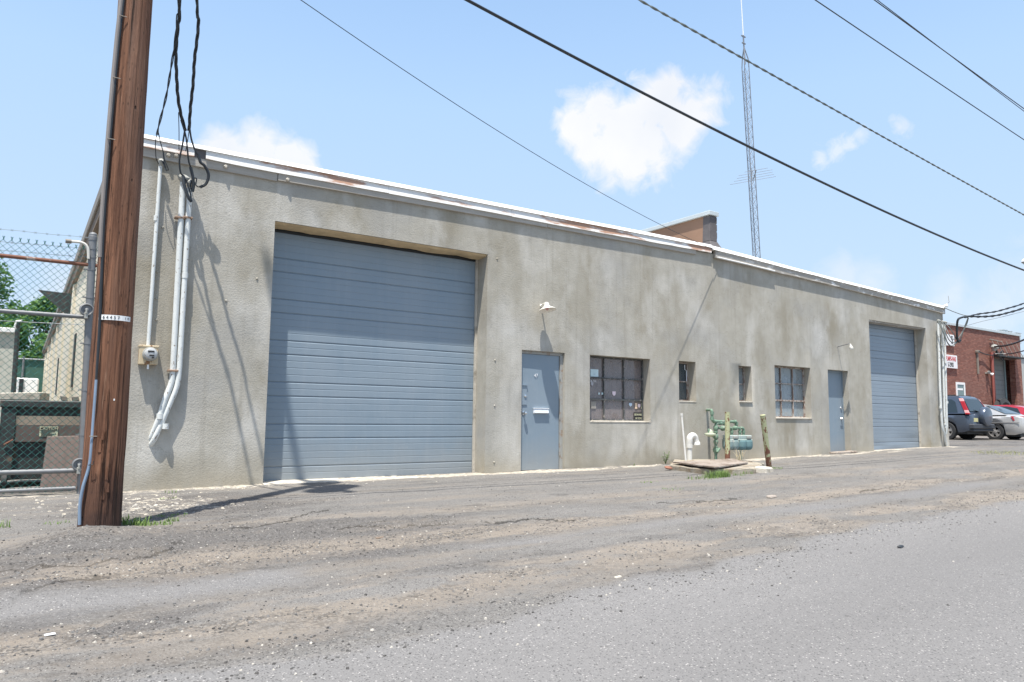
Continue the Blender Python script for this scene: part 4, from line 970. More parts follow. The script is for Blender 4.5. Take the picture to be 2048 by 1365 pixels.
mb = MB(); mb.lathe(e2+Vector((.02, -.02, .0)), (.25, -.1, -1), [(0, .02), (.04, .024), (.06, .035), (.12, .052), (.135, .045), (.14, .01)], 14); mb.build('lamp_head', ENAMEL, WL2, True)

# ------------------------------------------------------------------ conduits and cables at the right hand corner
CG2 = 'white conduits at the far right corner of the warehouse'
conduit('wall_conduit', 'white conduit, left one of the three at the far corner, kicked out at its foot', [(1876, 645), (1880, 780), (1884, 850, -.07), (1888, 868, -.06), (1893, 892, -.02)], .032, PIPEWHITE, -.08, [(1878, 700), (1881, 815)], group=CG2)
conduit('wall_conduit', 'white conduit, middle one of the three at the far corner', [(1884, 647), (1889, 835), (1891, 856)], .028, PIPEWHITE, -.09, [(1885, 690), (1890, 842), (1890, 848)], group=CG2)
conduit('wall_conduit', 'white conduit at the very edge of the wall, outermost of three', [(1889, 648), (1894, 852), (1892, 868, -.06)], .027, PIPEWHITE, -.10, [(1890, 690), (1894, 805)], group=CG2)
SG2 = 'cables gathered at the far corner of the warehouse'
def cable2(label, pts, r, m=CABLE, strands=0, name='service_cable'):
    path = smoothpath([at(x, y, Y) for x, y, Y in pts], 7); mb = MB(); mb.tube(path, r, 6, False)
    for k in range(strands): mb.tube(twist(path, 0, r*1.1, .5, k*2*math.pi/strands), r*.55, 4, False)
    return tag(mb.build(name, m, None, True), label, 'cable', SG2)
cable2('thick twisted cable sagging from the far corner to the right edge, lower of two', [(1935, 633, -.6), (1960, 634, -.75), (1990, 632, -.95), (2020, 625, -1.15), (2048, 616, -1.35), (2120, 585, -1.9)], .022, CABLE, 2)
cable2('thick twisted cable rising to the right edge, upper of two', [(1930, 636, -.6), (1955, 629, -.7), (1990, 624, -.95), (2020, 616, -1.15), (2048, 607, -1.35), (2120, 578, -1.9)], .018, CABLE, 2)
cable2('thin green grey support wires from the roof corner to the twisted cables', [(1889, 616, -.10), (1905, 623, -.25), (1925, 630, -.45), (1940, 633, -.65)], .012, GREYCABLE, name='support_wire')
cable2('very thin wire below the twisted cables, rising to the right', [(1932, 652, -.4), (1965, 643, -.7), (2005, 634, -1.0), (2060, 620, -1.5)], .007, GREYCABLE, name='support_wire')
cable2('fat black hose bending down from the twisted cables at the far corner', [(1938, 633, -.6), (1925, 635, -.5), (1916, 640, -.45), (1914, 655, -.4), (1914, 672, -.36), (1917, 684, -.32), (1921, 681, -.32)], .03, CABLE, name='cable_hose')
mb = MB()
for pts in ([(1876, 642, -.15), (1884, 660, -.25), (1893, 682, -.3), (1902, 692, -.3), (1912, 687, -.3), (1918, 682, -.3)], [(1885, 645, -.15), (1890, 662, -.25), (1898, 680, -.3), (1908, 686, -.3), (1917, 680, -.3)], [(1889, 646, -.15), (1898, 655, -.25), (1907, 668, -.3), (1913, 680, -.3)],
            [(1880, 645, -.15), (1889, 668, -.25), (1896, 688, -.3), (1904, 692, -.3), (1914, 684, -.3)], [(1889, 650, -.15), (1896, 666, -.25), (1904, 678, -.3), (1914, 678, -.3)], [(1936, 636, -.55), (1929, 655, -.45), (1922, 676, -.35), (1917, 684, -.3)], [(1937, 636, -.55), (1933, 650, -.45), (1925, 664, -.38), (1915, 680, -.3)]):
    mb.tube(smoothpath([at(*p) for p in pts], 6), .014, 5)
tag(mb.build('cable_loops', GREYCABLE, None, True), 'tangle of grey loops between the three conduit heads and the black hose', 'cable', SG2)
q = at(1888, 613, -.06); ins = thing('wall_insulator', 'white insulator spool at the right end of the roof edge', 'insulator', q)
mb = MB(); mb.lathe(q, (.4, -1, .1), [(0, .03), (.02, .05), (.05, .03), (.08, .05), (.1, .02)], 10); mb.build('spool', CAPWHITE, ins, True); mb = MB(); mb.tube([q, q+Vector((.1, -.1, .12)), q+Vector((.02, -.12, .3))], .008, 5); mb.build('hook', BAREWIRE, ins)

# ------------------------------------------------------------------ gas meters, vent, slab, bollards
GB = -.40
gz = .15
SLAB = [atz(1340, 938, .045), atz(1422, 947, .05), atz(1510, 944, .06), atz(1528, 931, .07)]
SLABT = [Vector((p.x, p.y, .165)) for p in SLAB]
sb = thing('concrete_slab', 'cracked raised concrete slab under the gas meters', 'slab', (SLAB[1].x, SLAB[1].y, .05))
mb = MB(); back = [Vector((SLAB[3].x-.25, -.02, 0)), Vector((SLAB[0].x+1.3, -.02, 0))]
ring = SLAB+back; n = 44; pts = []
for i in range(len(ring)):
    a, b = ring[i], ring[(i+1) % len(ring)]
    for k in range(8):
        p = a.lerp(b, k/8); j = .06*fbm(p.x, p.y, 4, 3, 2.) if i < 4 else 0; pts.append((p.x+j, p.y+j*1.5))
lo = [(x, y, -.1) for x, y in pts]; hi = [(x, y,   .112+.03*fbm(x, y, 3, 3, 5.)) for x, y in pts]
mb.add(lo+hi, [[i, (i+1) % len(pts), (i+1) % len(pts)+len(pts), i+len(pts)] for i in range(len(pts))]+[[i+len(pts) for i in range(len(pts))]])
mb.build('slab_body', material('dirty_old_concrete', base=(.33, .295, .235), rough=.95, var=.3, scale=7, bump=.8, bscale=22, dirt=((.20, .14, .09), .42, 4)), sb, bevel=.012)
pw = thing('plywood_board', 'warped grey brown board lying on the concrete slab', 'board', SLABT[1])
q = [atz(1345, 925, .155), atz(1432, 936, .155), atz(1496, 926.5, .15), atz(1466, 918.5, .155)]
mb = MB(); n = 10
for j in range(n+1):
    for i in range(n+1):
        p = q[0].lerp(q[1], i/n).lerp(q[3].lerp(q[2], i/n), j/n); mb.v.append((p.x, p.y, p.z+.006*fbm(p.x, p.y, 1.5, 2, 3.)-.012))
for j in range(n):
    for i in range(n): mb.f.append([j*(n+1)+i, j*(n+1)+i+1, (j+1)*(n+1)+i+1, (j+1)*(n+1)+i])
mb.mi = [0]*len(mb.f); o = mb.build('board_sheet', PLY, pw); o.modifiers.new('thick', 'SOLIDIFY').thickness = .022
for px, py, s, nm, lab, m in [(1528, 941, .13, 'concrete_chunk', 'broken concrete lump at the foot of the leaning bollard', CONCRETE), (1337, 936, .055, 'brick', 'rusty red brick end by the left corner of the slab', material('old_brick', base=(.26, .12, .08), rough=.9, var=.3)),
                          (1508, 938, .07, 'concrete_chunk', 'small concrete lump at the right corner of the slab', CONCRETE)]:
    p = atz(px, py, .07); mb = MB(); mb.obox((p.x, p.y, .07), (s*1.1, .03, 0), (-.04, s*.7, .01), (0, .01, s*.45)); o = mb.build(nm, m, None, bevel=.02); tag(o, lab, 'concrete' if nm != 'brick' else 'brick')
def bollard(p, top, label):
    t = thing('bollard', label, 'bollard', p, 'steel bollards by the gas meters'); d = (top-p)
    mb = MB(); mb.tube([p+d*(-.1), p, p+d*.5, top], .050, 16); mb.build('post', BOLL, t, True)
    mb = MB(); mb.tube([top+d*-.01, top+d*.006], .051, 16); mb.build('rim', BOLL, t, True)
p = atz(1455, 919, .15); bollard(p, at(1455, 825, p.y), 'upright peeling lime bollard in front of the gas meters')
p = atz(1538, 933, .07); bollard(p, at(1525.5, 831, p.y-.06), 'leaning peeling lime bollard with rusty streaks, right of the gas meters')
GS = thing('gas_meter_set', 'green gas pipes with two teal gas meters against the wall', 'gas meter', (at(1455, 900, GB).x, GB, .15))
def g(x, y, Y=GB): return at(1400+x/8.53, 780+y/8.53, Y)
def pipe(pts, r, nm='pipe', m=GASGREEN): mb = MB(); mb.tube(pts, r, 10); return mb.build(nm, m, GS, True)
pipe([g(120, 345, 0), g(150, 345, -.12)]+smoothpath([g(170, 345, -.25), g(195, 350, -.38), g(205, 385), g(205, 480)], 4)+smoothpath([g(205, 500), g(225, 535), g(270, 540)], 4)+[g(420, 545), g(560, 545)]+smoothpath([g(590, 545), g(615, 560), g(620, 620)], 4), .029)
for x, y in ((205, 400), (205, 495), (250, 540), (590, 545), (620, 575), (345, 572), (415, 572)):
    q = g(x, y); mb = MB(); d = Vector((.03, 0, 0)) if x in (250, 345, 415, 590) else Vector((0, 0, .03)); mb.tube([q-d, q+d], .039, 12); mb.build('pipe_fitting', GASGREEN, GS, True)
pipe([g(430, 572), g(300, 572)]+smoothpath([g(285, 575), g(272, 590), g(270, 620)], 4)+[g(270, 1190)], .029)
for y, r, h in ((655, .05, .05), (720, .042, .02), (800, .052, .05), (885, .05, .025), (910, .044, .02), (980, .05, .012), (1030, .060, .045), (1075, .04, .02)):
    q = g(270, y); mb = MB(); mb.lathe(q+Vector((0, 0, -h)), (0, 0, 1), [(0, r*.75), (h*.4, r), (h*1.6, r), (h*2, r*.75)], 12); mb.build('valve_fitting', GASGREEN, GS, True)
q = g(270, 1030); mb = MB(); mb.obox(q+Vector((0, -.07, 0)), (.045, 0, .04), (0, .02, 0), (-.012, 0, .014)); mb.build('valve_handle', GASGREEN, GS, bevel=.004)
pipe([g(270, 800), g(235, 795), g(180, 780)], .026)
q = g(176, 762); mb = MB(); mb.lathe(q+Vector((0, 0, -.05)), (0, 0, 1), [(0, .03), (.02, .07), (.035, .115), (.05, .118), (.066, .115), (.08, .06), (.10, .055), (.12, .05), (.15, .02), (.16, .02)], 20); mb.build('regulator', material('pale_green_regulator', base=(.42, .46, .34), rough=.6, var=.2), GS, True)
q = g(150, 700); mb = MB(); mb.lathe(q+Vector((0, 0, -.06)), (0, 0, 1), [(0, .022), (.09, .022), (.1, .01)], 10); mb.build('regulator_vent', GASGREEN, GS, True)
pipe(smoothpath([g(300, 655, -.36), g(360, 655, -.42), g(410, 655, -.42), g(470, 660, -.42)], 5), .024)
q = g(380, 660, -.44); mb = MB(); mb.lathe(q, (.3, -1, .2), [(-.03, .04), (0, .055), (.04, .05), (.07, .03)], 10); mb.build('gas_cock', GASGREEN, GS, True)
q = g(590, 655, -.44); mb = MB(); mb.lathe(q, (.3, -1, .2), [(-.03, .04), (0, .05), (.04, .045), (.07, .025)], 10); mb.build('gas_cock', GASGREEN, GS, True)
for xa, xb in ((470, 540), (600, 678), (690, 742)):
    pipe(smoothpath([g(xa, 655, -.40), g(xb-25, 650, -.42), g(xb, 680, -.42), g(xb, 770, -.42)], 5), .028)
    q = g(xb, 715, -.42); mb = MB(); mb.tube([q-Vector((0, 0, .02)), q+Vector((0, 0, .02))], .038, 8); mb.build('pipe_fitting', GASGREEN, GS, True)
def gas_meter(xa, xb, tone):
    a, b = g(xa, 1030), g(xb, 770); w = (b.x-a.x)/2; cx = (a.x+b.x)/2; zb, zt_ = a.z, b.z
    mb = MB()
    for k in (-1, 1): mb.lathe((cx+k*w*.45, -.44, zb), (0, 0, 1), [(0, w*.2), (.012, w*.40), (.04, w*.52), (.09, w*.56), ((zt_-zb)*.60, w*.56), ((zt_-zb)*.64, w*.5)], 18)
    body = mb.build('meter_body', tone, GS, True)
    mb = MB(); zt0 = zb+(zt_-zb)*.64; mb.box(cx-w, -.51, zt0, cx+w, -.37, zt0+.025); mb.box(cx-w*.93, -.50, zt0+.025, cx+w*.93, -.38, zt_-.005); mb.build('meter_head', material('gas_meter_head', m_rustpaint((.36, .44, .41), (.52, .54, .49), .46, 14)), body, bevel=.012)
    mb = MB(); mb.box(cx+w*.1, -.53, zt0+.04, cx+w*.75, -.502, zt_-.02); mb.build('index_cover', GASGREY, body, bevel=.006)
    mb = MB(); mb.box(cx+w*.72, -.522, zt0-.06, cx+w*.86, -.514, zt0-.005); mb.build('paper_tag', SIGNCREAM, body)
gas_meter(388, 596, GASTEAL); gas_meter(600, 828, material('gas_meter_blue', m_rustpaint((.15, .26, .27), (.40, .44, .41), .38, 14)))
mb = MB(); mb.tube([g(690, 1040), g(700, 1100, -.42), g(712, 1190, -.42)], .012, 6); mb.build('support_leg', SIGNCREAM, GS, True)
VP = thing('vent_pipe', 'white gooseneck vent pipe standing on the slab', 'pipe', atz(1379, 920, .15))
v0 = atz(1379, 920, .15); Yv = v0.y; zc = at(1378, 880, Yv).z
mb = MB(); mb.tube([v0, Vector((v0.x, Yv, zc-.1))], .050, 14); mb.build('riser', VENTWHITE, VP, True)
mb = MB(); mb.lathe((v0.x, Yv, zc-.16), (0, 0, 1), [(0, .052), (.005, .064), (.075, .064), (.08, .054)], 14); mb.build('collar', VENTWHITE, VP, True)
arc = [Vector((v0.x+.082-.082*math.cos(a), Yv-.01, zc+.0+.080*math.sin(a))) for a in [math.pi*i/12 for i in range(13)]]
mb = MB(); mb.tube([Vector((v0.x, Yv, zc-.08))]+arc+[arc[-1]+Vector((.01, 0, -.04)), arc[-1]+Vector((.014, 0, -.055)), arc[-1]+Vector((.015, 0, -.10))], [.062]*14+[.066, .080, .084], 14, True); mb.build('gooseneck', VENTWHITE, VP, True)
p = atz(1371.5, 922, .15); t_ = at(1363, 829, p.y+.08); tp = thing('thin_pipe', 'thin white pipe leaning on the wall beside the vent', 'pipe', p)
mb = MB(); mb.tube([p, t_], .019, 10); mb.build('tube', VENTWHITE, tp, True); mb = MB(); mb.tube([t_+Vector((0, 0, -.03)), t_+Vector((0, 0, .02))], .027, 10); mb.build('end_cap', VENTWHITE, tp, True)

# ------------------------------------------------------------------ grass and weeds
def blades(name, label, spots, cat='grass', m=GRASS):
    mb = MB()
    for (x, y, R_, n, h) in spots:
        for _ in range(n):
            a = rnd.random()*6.28; rr = R_*math.sqrt(rnd.random()); px, py = x+rr*math.cos(a)*1.5, y+rr*math.sin(a); z = GH(px, py)-.005; b = rnd.random()*6.28; hh = h*rnd.uniform(.45, 1.1); w = rnd.uniform(.0025, .005); l = rnd.uniform(.2, .9)*hh
            s = Vector((-math.sin(b), math.cos(b), 0))*w; d = Vector((math.cos(b), math.sin(b), 0)); p = Vector((px, py, z))
            q1 = p+d*l*.35+Vector((0, 0, hh*.65)); q2 = p+d*l+Vector((0, 0, hh))
            mb.add([p-s, p+s, q1+s*.7, q1-s*.7, q2], [[0, 1, 2, 3], [3, 2, 4]])
    o = mb.build(name, m); return tag(o, label, cat, kind='stuff')
def sp(px, py, R_, n, h, z=-.06): p = atz(px, py, z); return (p.x, p.y, R_, n, h)
blades('grass', 'green grass tufts growing beside the foot of the utility pole', [sp(264, 1052, .09, 130, .085), sp(310, 1053, .10, 110, .05), sp(345, 1045, .04, 30, .05), sp(335, 1036, .12, 60, .03), sp(340, 988, .05, 16, .05), sp(2, 1055, .06, 40, .08), sp(115, 1047, .08, 30, .03), sp(330, 1000, .08, 25, .03), sp(245, 1040, .05, 20, .05)])
blades('grass', 'green grass along the front edge of the concrete slab', [sp(1428, 951, .13, 170, .12, .05), sp(1448, 950, .08, 140, .13, .05), sp(1405, 953, .2, 90, .06, .05), sp(1496, 944, .09, 60, .08, .06), sp(1548, 934, .13, 60, .05, .08), sp(1480, 947, .1, 30, .06, .06), sp(1300, 962, .12, 30, .03, .02), sp(1345, 973, .12, 40, .03, .02)])
blades('grass', 'yellow green grass strip at the right edge of the lot', [sp(2010, 905, .6, 200, .06, .22), sp(1985, 903, .5, 120, .05, .22), sp(2045, 906, .5, 110, .05, .22)], m=material('yellow_grass', m_leaf((.22, .24, .08), (.34, .34, .14))))
blades('grass', 'dry stalks by the wall under the gas meters', [(g(710, 1100, -.25).x, -.2, .06, 24, .35), (SLAB[3].x-.4, -.1, .2, 30, .10), (g(400, 1100, -.1).x-1.0, -.06, .3, 30, .08)], m=DRYGRASS)
def weed(px, py, h, n, label):
    p = at(px, py, -.10); p.z = G(p.x, -.1); t = thing('weed', label, 'weed', p); mb = MB(); lf = MB()
    for k in range(5):
        a = rnd.random()*6.28; tip = p+Vector((math.cos(a)*h*.35, -abs(math.sin(a))*h*.25, h*rnd.uniform(.6, 1))); mb.tube([p, p.lerp(tip, .5)+Vector((0, 0, h*.1)), tip], .004, 5)
        for _ in range(n):
            q = p.lerp(tip, rnd.uniform(.3, 1)); b = rnd.random()*6.28; l = h*rnd.uniform(.1, .2); d = Vector((math.cos(b), math.sin(b), rnd.uniform(-.2, .5)))*l; s = Vector((-math.sin(b), math.cos(b), 0))*l*.35
            lf.add([q, q+d*.5+s, q+d, q+d*.5-s], [[0, 1, 2, 3]])
    mb.build('stem', GRASS, t); lf.build('foliage', LEAF, t)
weed(1331, 928, .26, 14, 'small leafy weed against the wall left of the slab')
weed(1268, 941, .05, 8, 'low flat weed at the wall foot under the nine pane window with stickers')

# ------------------------------------------------------------------ chain link gate at the left
GY = -.05
GT = thing('chain_link_gate', 'green chain link sliding gate with rusty top rail', 'gate', (-1.5, GY, G(0, 0)))
def railz(px, py): return at(px, py, GY).z
def rail(z, r, m, x1=.60, nm='rail'): mb = MB(); mb.tube([(-4.5, GY, z-.012), (x1, GY, z+.004)], r, 10); return mb.build(nm, m, GT, True)
zt1 = railz(90, 521); rail(zt1, .024, RUSTPIPE, .88); zm1 = railz(90, 629); rail(zm1, .027, PIPEGALV, .88); zl1 = railz(80, 944); rail(zl1, .031, PIPEGALV, .62); zb1 = railz(80, 980); rail(zb1, .025, PIPEGALV, .62)
ztop = railz(90, 489); zbot = railz(80, 990)
mb = MB(); S = .041; nx = int(5.4/S); st_ = .040; nzz = int((ztop-zbot)/st_)
for i in range(nx+1):
    x0 = .86-i*S
    ph = i % 2
    pts = [(x0+(S/2 if (k+ph) % 2 else -S/2)*.97+.004*fbm(x0, k*.3, 1.1, 2), GY-.012+(.004 if (k+ph) % 2 else -.004), ztop-k*st_+.006*fbm(x0*.6, k*.1, 1, 2)) for k in range(nzz+1)]
    mb.tube(pts, .0036, 3, False)
    if ph: mb.tube([(pts[0][0]-.0, pts[0][1], ztop), (pts[0][0]+.014, pts[0][1], ztop+.04)], .004, 4, False); mb.tube([(pts[0][0]+.01, pts[0][1], ztop), (pts[0][0]-.006, pts[0][1], ztop+.04)], .004, 4, False)
mb.build('chain_link_mesh', VINYL, GT)
mb = MB(); mb.tube([at(178, 530, GY-.02), at(156, 975, GY-.02)], .008, 6); mb.build('tension_bar', RUSTPIPE, GT)
for (ya, yb) in ((459, 476), (484, 498), (501, 516)):
    a = at(0, ya, GY); b = at(183, yb, GY); d = b-a; path = [a+d*(t/40) for t in range(-160, 41)]; path = [p+Vector((0, 0, .006*fbm(p.x, 0, 3, 2, ya))) for p in path]
    mb = MB(); mb.tube(path, .0022, 4, False)
    for k in range(0, 200, 5):
        p = path[k]; mb.tube([p+Vector((-.012, 0, .014)), p+Vector((.012, 0, -.014))], .0018, 3); mb.tube([p+Vector((-.012, 0, -.014)), p+Vector((.012, 0, .014))], .0018, 3)
    mb.build('barbed_wire', GREYCABLE, GT)
gp0 = at(162, 984, GY); gp1 = at(186, 474, GY); GP = thing('gate_post', 'galvanised gate post with round cap and two roller wheels', 'post', gp0)
mb = MB(); mb.tube([gp0+Vector((0, 0, -.15)), gp1], .045, 14); mb.build('post', PIPEGALV, GP, True)
mb = MB(); mb.lathe(gp1, (0, 0, 1), [(-.05, .05), (0, .052), (.005, .046), (.03, .047), (.05, .03), (.058, .01)], 14); mb.build('post_cap', PIPEGALV, GP, True)
def ptz(z): return gp0.lerp(gp1, (z-gp0.z)/(gp1.z-gp0.z))
for py in (477, 498, 515, 540, 596, 688, 781, 870):
    z = at(180, py, GY).z; q = ptz(z); mb = MB(); mb.tube([q+Vector((0, 0, -.010)), q+Vector((0, 0, .010))], .050, 12); mb.box(q.x-.085, q.y-.02, q.z-.006, q.x-.03, q.y+.02, q.z+.006); mb.build('tension_band', PIPEGALV, GP, True)
for (px, py) in ((173, 620), (158, 930)):
    q = at(px, py, GY-.08); mb = MB(); mb.lathe(q+Vector((0, .03, 0)), (.1, -1, .05), [(0, .02), (.0, .076), (.012, .080), (.04, .078), (.045, .066), (.022, .055), (.020, .03), (.035, .022), (.04, .008)], 22); w_ = mb.build('roller_wheel', PIPEGALV, GP, True)
    mb = MB(); mb.box(q.x-.02, q.y-.02, q.z-.11, q.x+.02, q.y+.06, q.z-.03); mb.box(q.x-.01, q.y-.03, q.z-.05, q.x+.01, q.y-.01, q.z+.01); mb.build('roller_bracket', GASGREY, w_, bevel=.004)
GC = thing('bent_conduit', 'bent open ended conduit fixed beside the gate post', 'conduit', at(178, 515, GY-.05))
mb = MB(); mb.tube(smoothpath([at(x, y, GY-.06) for x, y in ((142, 483.5), (152, 484), (162, 485.5), (171, 490), (176, 500), (177, 518))], 5), .017, 10); mb.build('pipe', material('pale_conduit', base=(.62, .6, .54), rough=.5, var=.15), GC, True)
mb = MB(); mb.tube([at(131, 482.5, GY-.06), at(143, 483.7, GY-.06)], .027, 10); mb.build('socket', GUT, GC, True)

# ------------------------------------------------------------------ behind the gate
DY = 1.2
DP = thing('dumpster', 'rusty black steel dumpster with caution sign behind the gate', 'dumpster', (.3, DY, G(.3, DY)))
a = at(6, 800, DY); b = at(186, 985, DY)
xa, xb, zt_, zb_ = a.x, .83, a.z, G(0, 1)+.10
mb = MB(); mb.box(xa, DY+.06, zb_, xb, DY+1.0, zt_-.05); mb.build('body', STEELBLACK, DP, bevel=.01)
mb = MB(); mb.box(xa-.03, DY-.03, zt_-.10, xb+.03, DY+1.03, zt_); mb.build('rim', STEELBLACK, DP, bevel=.015)
mb = MB(); mb.box(xa-.01, DY-.01, zb_, xa+.16, DY+.059, zt_-.10); mb.build('corner_post', STEELBLACK, DP, bevel=.01); mb = MB(); mb.box(xb-.12, DY-.01, zb_, xb, DY+.059, zt_-.10); mb.build('corner_post', STEELBLACK, DP, bevel=.01)
p0, p1 = at(31, 832, DY), at(163, 851, DY); mb = MB(); mb.box(p0.x, DY+.03, p1.z, p1.x, DY+.059, p0.z); mb.build('tan_panel', TAN, DP)
mb = MB(); mb.box(xa+.161, DY+.01, p1.z-.22, xb-.121, DY+.058, p1.z-.003); mb.build('front_plate', BROWNBOARD, DP)
p0, p1 = at(80, 853.5, DY), at(115, 873, DY); mb = MB(); mb.box(p0.x, DY+.003, p1.z, p1.x, DY+.009, p0.z); cs = mb.build('caution_sign', SIGNCREAM, DP)
hgt = p0.z-p1.z; mb = MB(); mb.box(p0.x+.006, DY+.0, p0.z-hgt*.42, p1.x-.006, DY+.003, p0.z-.006); mb.build('sign_band', INKBLACK, cs)
text('lettering', 'CAUTION', .05, SIGNCREAM, cs, ((p0.x+p1.x)/2, DY-.002, p0.z-hgt*.22), sx=.92)
mb = MB()
for i, (u0, u1) in enumerate([(.1, .85), (.05, .6), (.1, .92), (.08, .7)]): z = p0.z-hgt*(.52+.12*i); mb.box(p0.x+(p1.x-p0.x)*u0, DY+.0005, z-.006, p0.x+(p1.x-p0.x)*u1, DY+.0025, z+.004)
mb.build('sign_writing', INKBLACK, cs)
mb = MB(); mb.lathe((xa+.05, DY+.0, G(0, 1)+.09), (1, 0, 0), [(0, .09), (.06, .095), (.07, .04)], 14); mb.build('castor_wheel', TYRE, DP, True)
mb = MB(); mb.tube([at(8, 890, DY-.03), at(26, 880, DY-.05)], .012, 6); mb.build('lid_lever', RUSTPIPE, DP)
c0, c1, c2, c3 = at(94, 875, DY-.25), at(160, 873, DY-.25), at(158, 988, DY-.55), at(78, 990, DY-.55)
mb = MB(); mb.prism([c0, c1, c2, c3], (.0, .04, .012)); tag(mb.build('leaning_board', BROWNBOARD, None, bevel=.006), 'tall brown grey board leaning against the dumpster', 'board')
p0 = at(-30, 784, DY+.2); p1 = at(80, 800, DY+.2); mb = MB(); mb.hexa([(p0.x-.3, DY+.05, zt_+.002), (p1.x, DY+.1, zt_+.002), (p1.x+.12, DY+.6, zt_+.002), (p0.x-.2, DY+.6, zt_+.002)], [(p0.x-.3, DY+.05, zt_+.07), (p1.x, DY+.1, zt_+.115), (p1.x+.12, DY+.6, zt_+.12), (p0.x-.2, DY+.6, zt_+.08)])
tag(mb.build('concrete_beam', CONCRETE, None, bevel=.01), 'pale concrete beam lying on top of the dumpster', 'concrete')
for i, (px, w_, lab) in enumerate([(128, .05, 'small dark block on the dumpster rim next to the concrete beam'), (151, .05, 'small dark block on the dumpster rim left of the gate post'), (182, .06, 'tilted dark block on the dumpster rim behind the pole')]):
    q = at(px, 796, DY+.2); mb = MB(); mb.obox((q.x, DY+.2, zt_+.035), (w_*.8, 0, .012*(i-.5)), (0, .06, 0), (-.01, 0, .034)); tag(mb.build('rubble_block', GUT, None, bevel=.008), lab, 'block')
mb = MB(); mb.box(-.75, DY-.05, G(-.5, 1)-.05, -.245, DY+.5, .86); mb.box(-.77, DY-.07, .861, -.24, DY+.52, .91); tag(mb.build('concrete_barrier', CONCRETE, None, bevel=.02), 'pale concrete block wall end at the left edge beside the dumpster', 'barrier')
SH = thing('shed', 'pale grey flat roofed shed left of the trees behind the gate', 'shed', (-2, 8, 0)); SHW = material('pale_shed_wall', base=(.50, .50, .44), rough=.9, var=.1, dirt=((.36, .34, .28), .4, 3))
mb = MB(); mb.box(-4.5, 8, -.2, -.19, 11, 2.58); mb.build('wall', SHW, SH); mb = MB(); mb.box(-4.6, 7.92, 2.582, -.14, 11.1, 2.68); mb.build('roof', CAPWHITE, SH, bevel=.01)
mb = MB()
for x in (-.9, -1.8, -2.7, -3.6): mb.box(x, 7.985, -.1, x+.05, 8.0, 2.5)
mb.build('wall_rib', SHW, SH)
FP = thing('fence_post', 'dark steel fence post with white cap bracket beside the shed', 'post', (-.14, 7.7, 0)); mb = MB(); mb.tube([(-.13, 7.7, -.2), (-.17, 7.7, 2.78)], .045, 8); mb.build('post', STEELBLACK, FP, True)
mb = MB(); mb.tube([(-.17, 7.7, 2.6), (-.22, 7.66, 2.68), (-.2, 7.66, 2.8), (-.1, 7.66, 2.82)], .02, 6); mb.build('bracket', CAPWHITE, FP, True)
mb = MB(); mb.tube([at(-40, 640, 6), at(205, 652, .3)], .006, 5); tag(mb.build('clothes_line', BAREWIRE, None), 'pale straight wire strung low behind the gate', 'wire')
FF = thing('mesh_fence', 'green screened fence across the back of the yard', 'fence', (0, 37, 0)); zf = at(60, 719, 37).z
mb = MB(); mb.box(-6, 37, .1, .92, 37.03, zf-.05); mb.build('green_screen', material('green_screen_cloth', base=(.05, .12, .09), rough=.9, var=.3, scale=4), FF); mb = MB(); mb.tube([(-6, 36.95, zf), (.92, 36.95, zf)], .05, 6); mb.build('rail', PIPEGALV, FF)
for x in (-4, -2, -.05): mb = MB(); mb.tube([(x, 36.95, -.1), (x, 36.95, zf+.15)], .06, 6); mb.build('post', PIPEGALV, FF)
za, zb2 = at(40, 756, 30).z, at(40, 800, 30).z
TR = thing('box_trailer', 'white box trailer parked behind the dumpster near the side wall', 'trailer', (-.5, 30, 0)); mb = MB(); mb.box(-2.4, 30, .5, .62, 34, za); mb.build('body', CAPWHITE, TR, bevel=.05)
for x in (-1.9, .2): mb = MB(); mb.lathe((x, 29.95, .4), (1, 0, 0), [(0, .38), (.22, .38), (.24, .2)], 14); mb.build('wheel', TYRE, TR, True)
mb = MB(); mb.box(-.15, 29.93, za-.75, .02, 29.999, za-.05); mb.build('door_latch', BLACK, TR)

def tree(loc, h, R_, label, n=5200, seed=1, trunk=.22, zlow=.25):
    r = random.Random(seed); x, y, z = loc; t = thing('broadleaf_tree', label, 'tree', loc, 'trees beyond the yard'); mb = MB()
    mb.tube([(x, y, z-.2), (x+.1, y, z+h*.25), (x-.05, y+.1, z+h*.5), (x+.1, y, z+h*.8)], [trunk, trunk*.8, trunk*.55, trunk*.15], 8)
    cl = []
    for i in range(30):
        a = r.random()*6.28; zz = z+h*(zlow+(1-zlow)*r.random()**.8); k = math.sin(math.pi*min(1, max(.08, (zz-z-h*zlow*.7)/(h*(1.03-zlow*.7)))))**.65; rr = R_*k*math.sqrt(r.random())
        c = Vector((x+rr*math.cos(a), y+rr*math.sin(a), zz)); cl.append((c, R_*r.uniform(.22, .42)))
        if i < 14: mb.tube([(x, y, z+h*.3), (Vector((x, y, z+h*.4))).lerp(c, .6)+Vector((0, 0, .2)), c], [trunk*.35, trunk*.2, .02], 5)
    mb.build('trunk', BARK, t, True); lf = MB()
    for _ in range(n):
        c, cr = r.choice(cl); d = Vector((r.gauss(0, 1), r.gauss(0, 1), r.gauss(0, 1))).normalized(); p = c+d*cr*(r.random()**.35)*Vector((1, 1, .8)).length/1.62
        s = r.uniform(.09, .20); u = Vector((r.gauss(0, 1), r.gauss(0, 1), r.gauss(0, .6))).normalized()*s; v = u.cross(Vector((r.gauss(0, 1), r.gauss(0, 1), r.gauss(0, 1)))).normalized()*s*.6
        lf.add([p-u, p+v, p+u, p-v], [[0, 1, 2, 3]])
    o = lf.build('crown', LEAF, t)
tree((-3.2, 52, 0), at(10, 553, 52).z+.2, 3.4, 'tall dense green tree, leftmost behind the gate', 8000, 3)
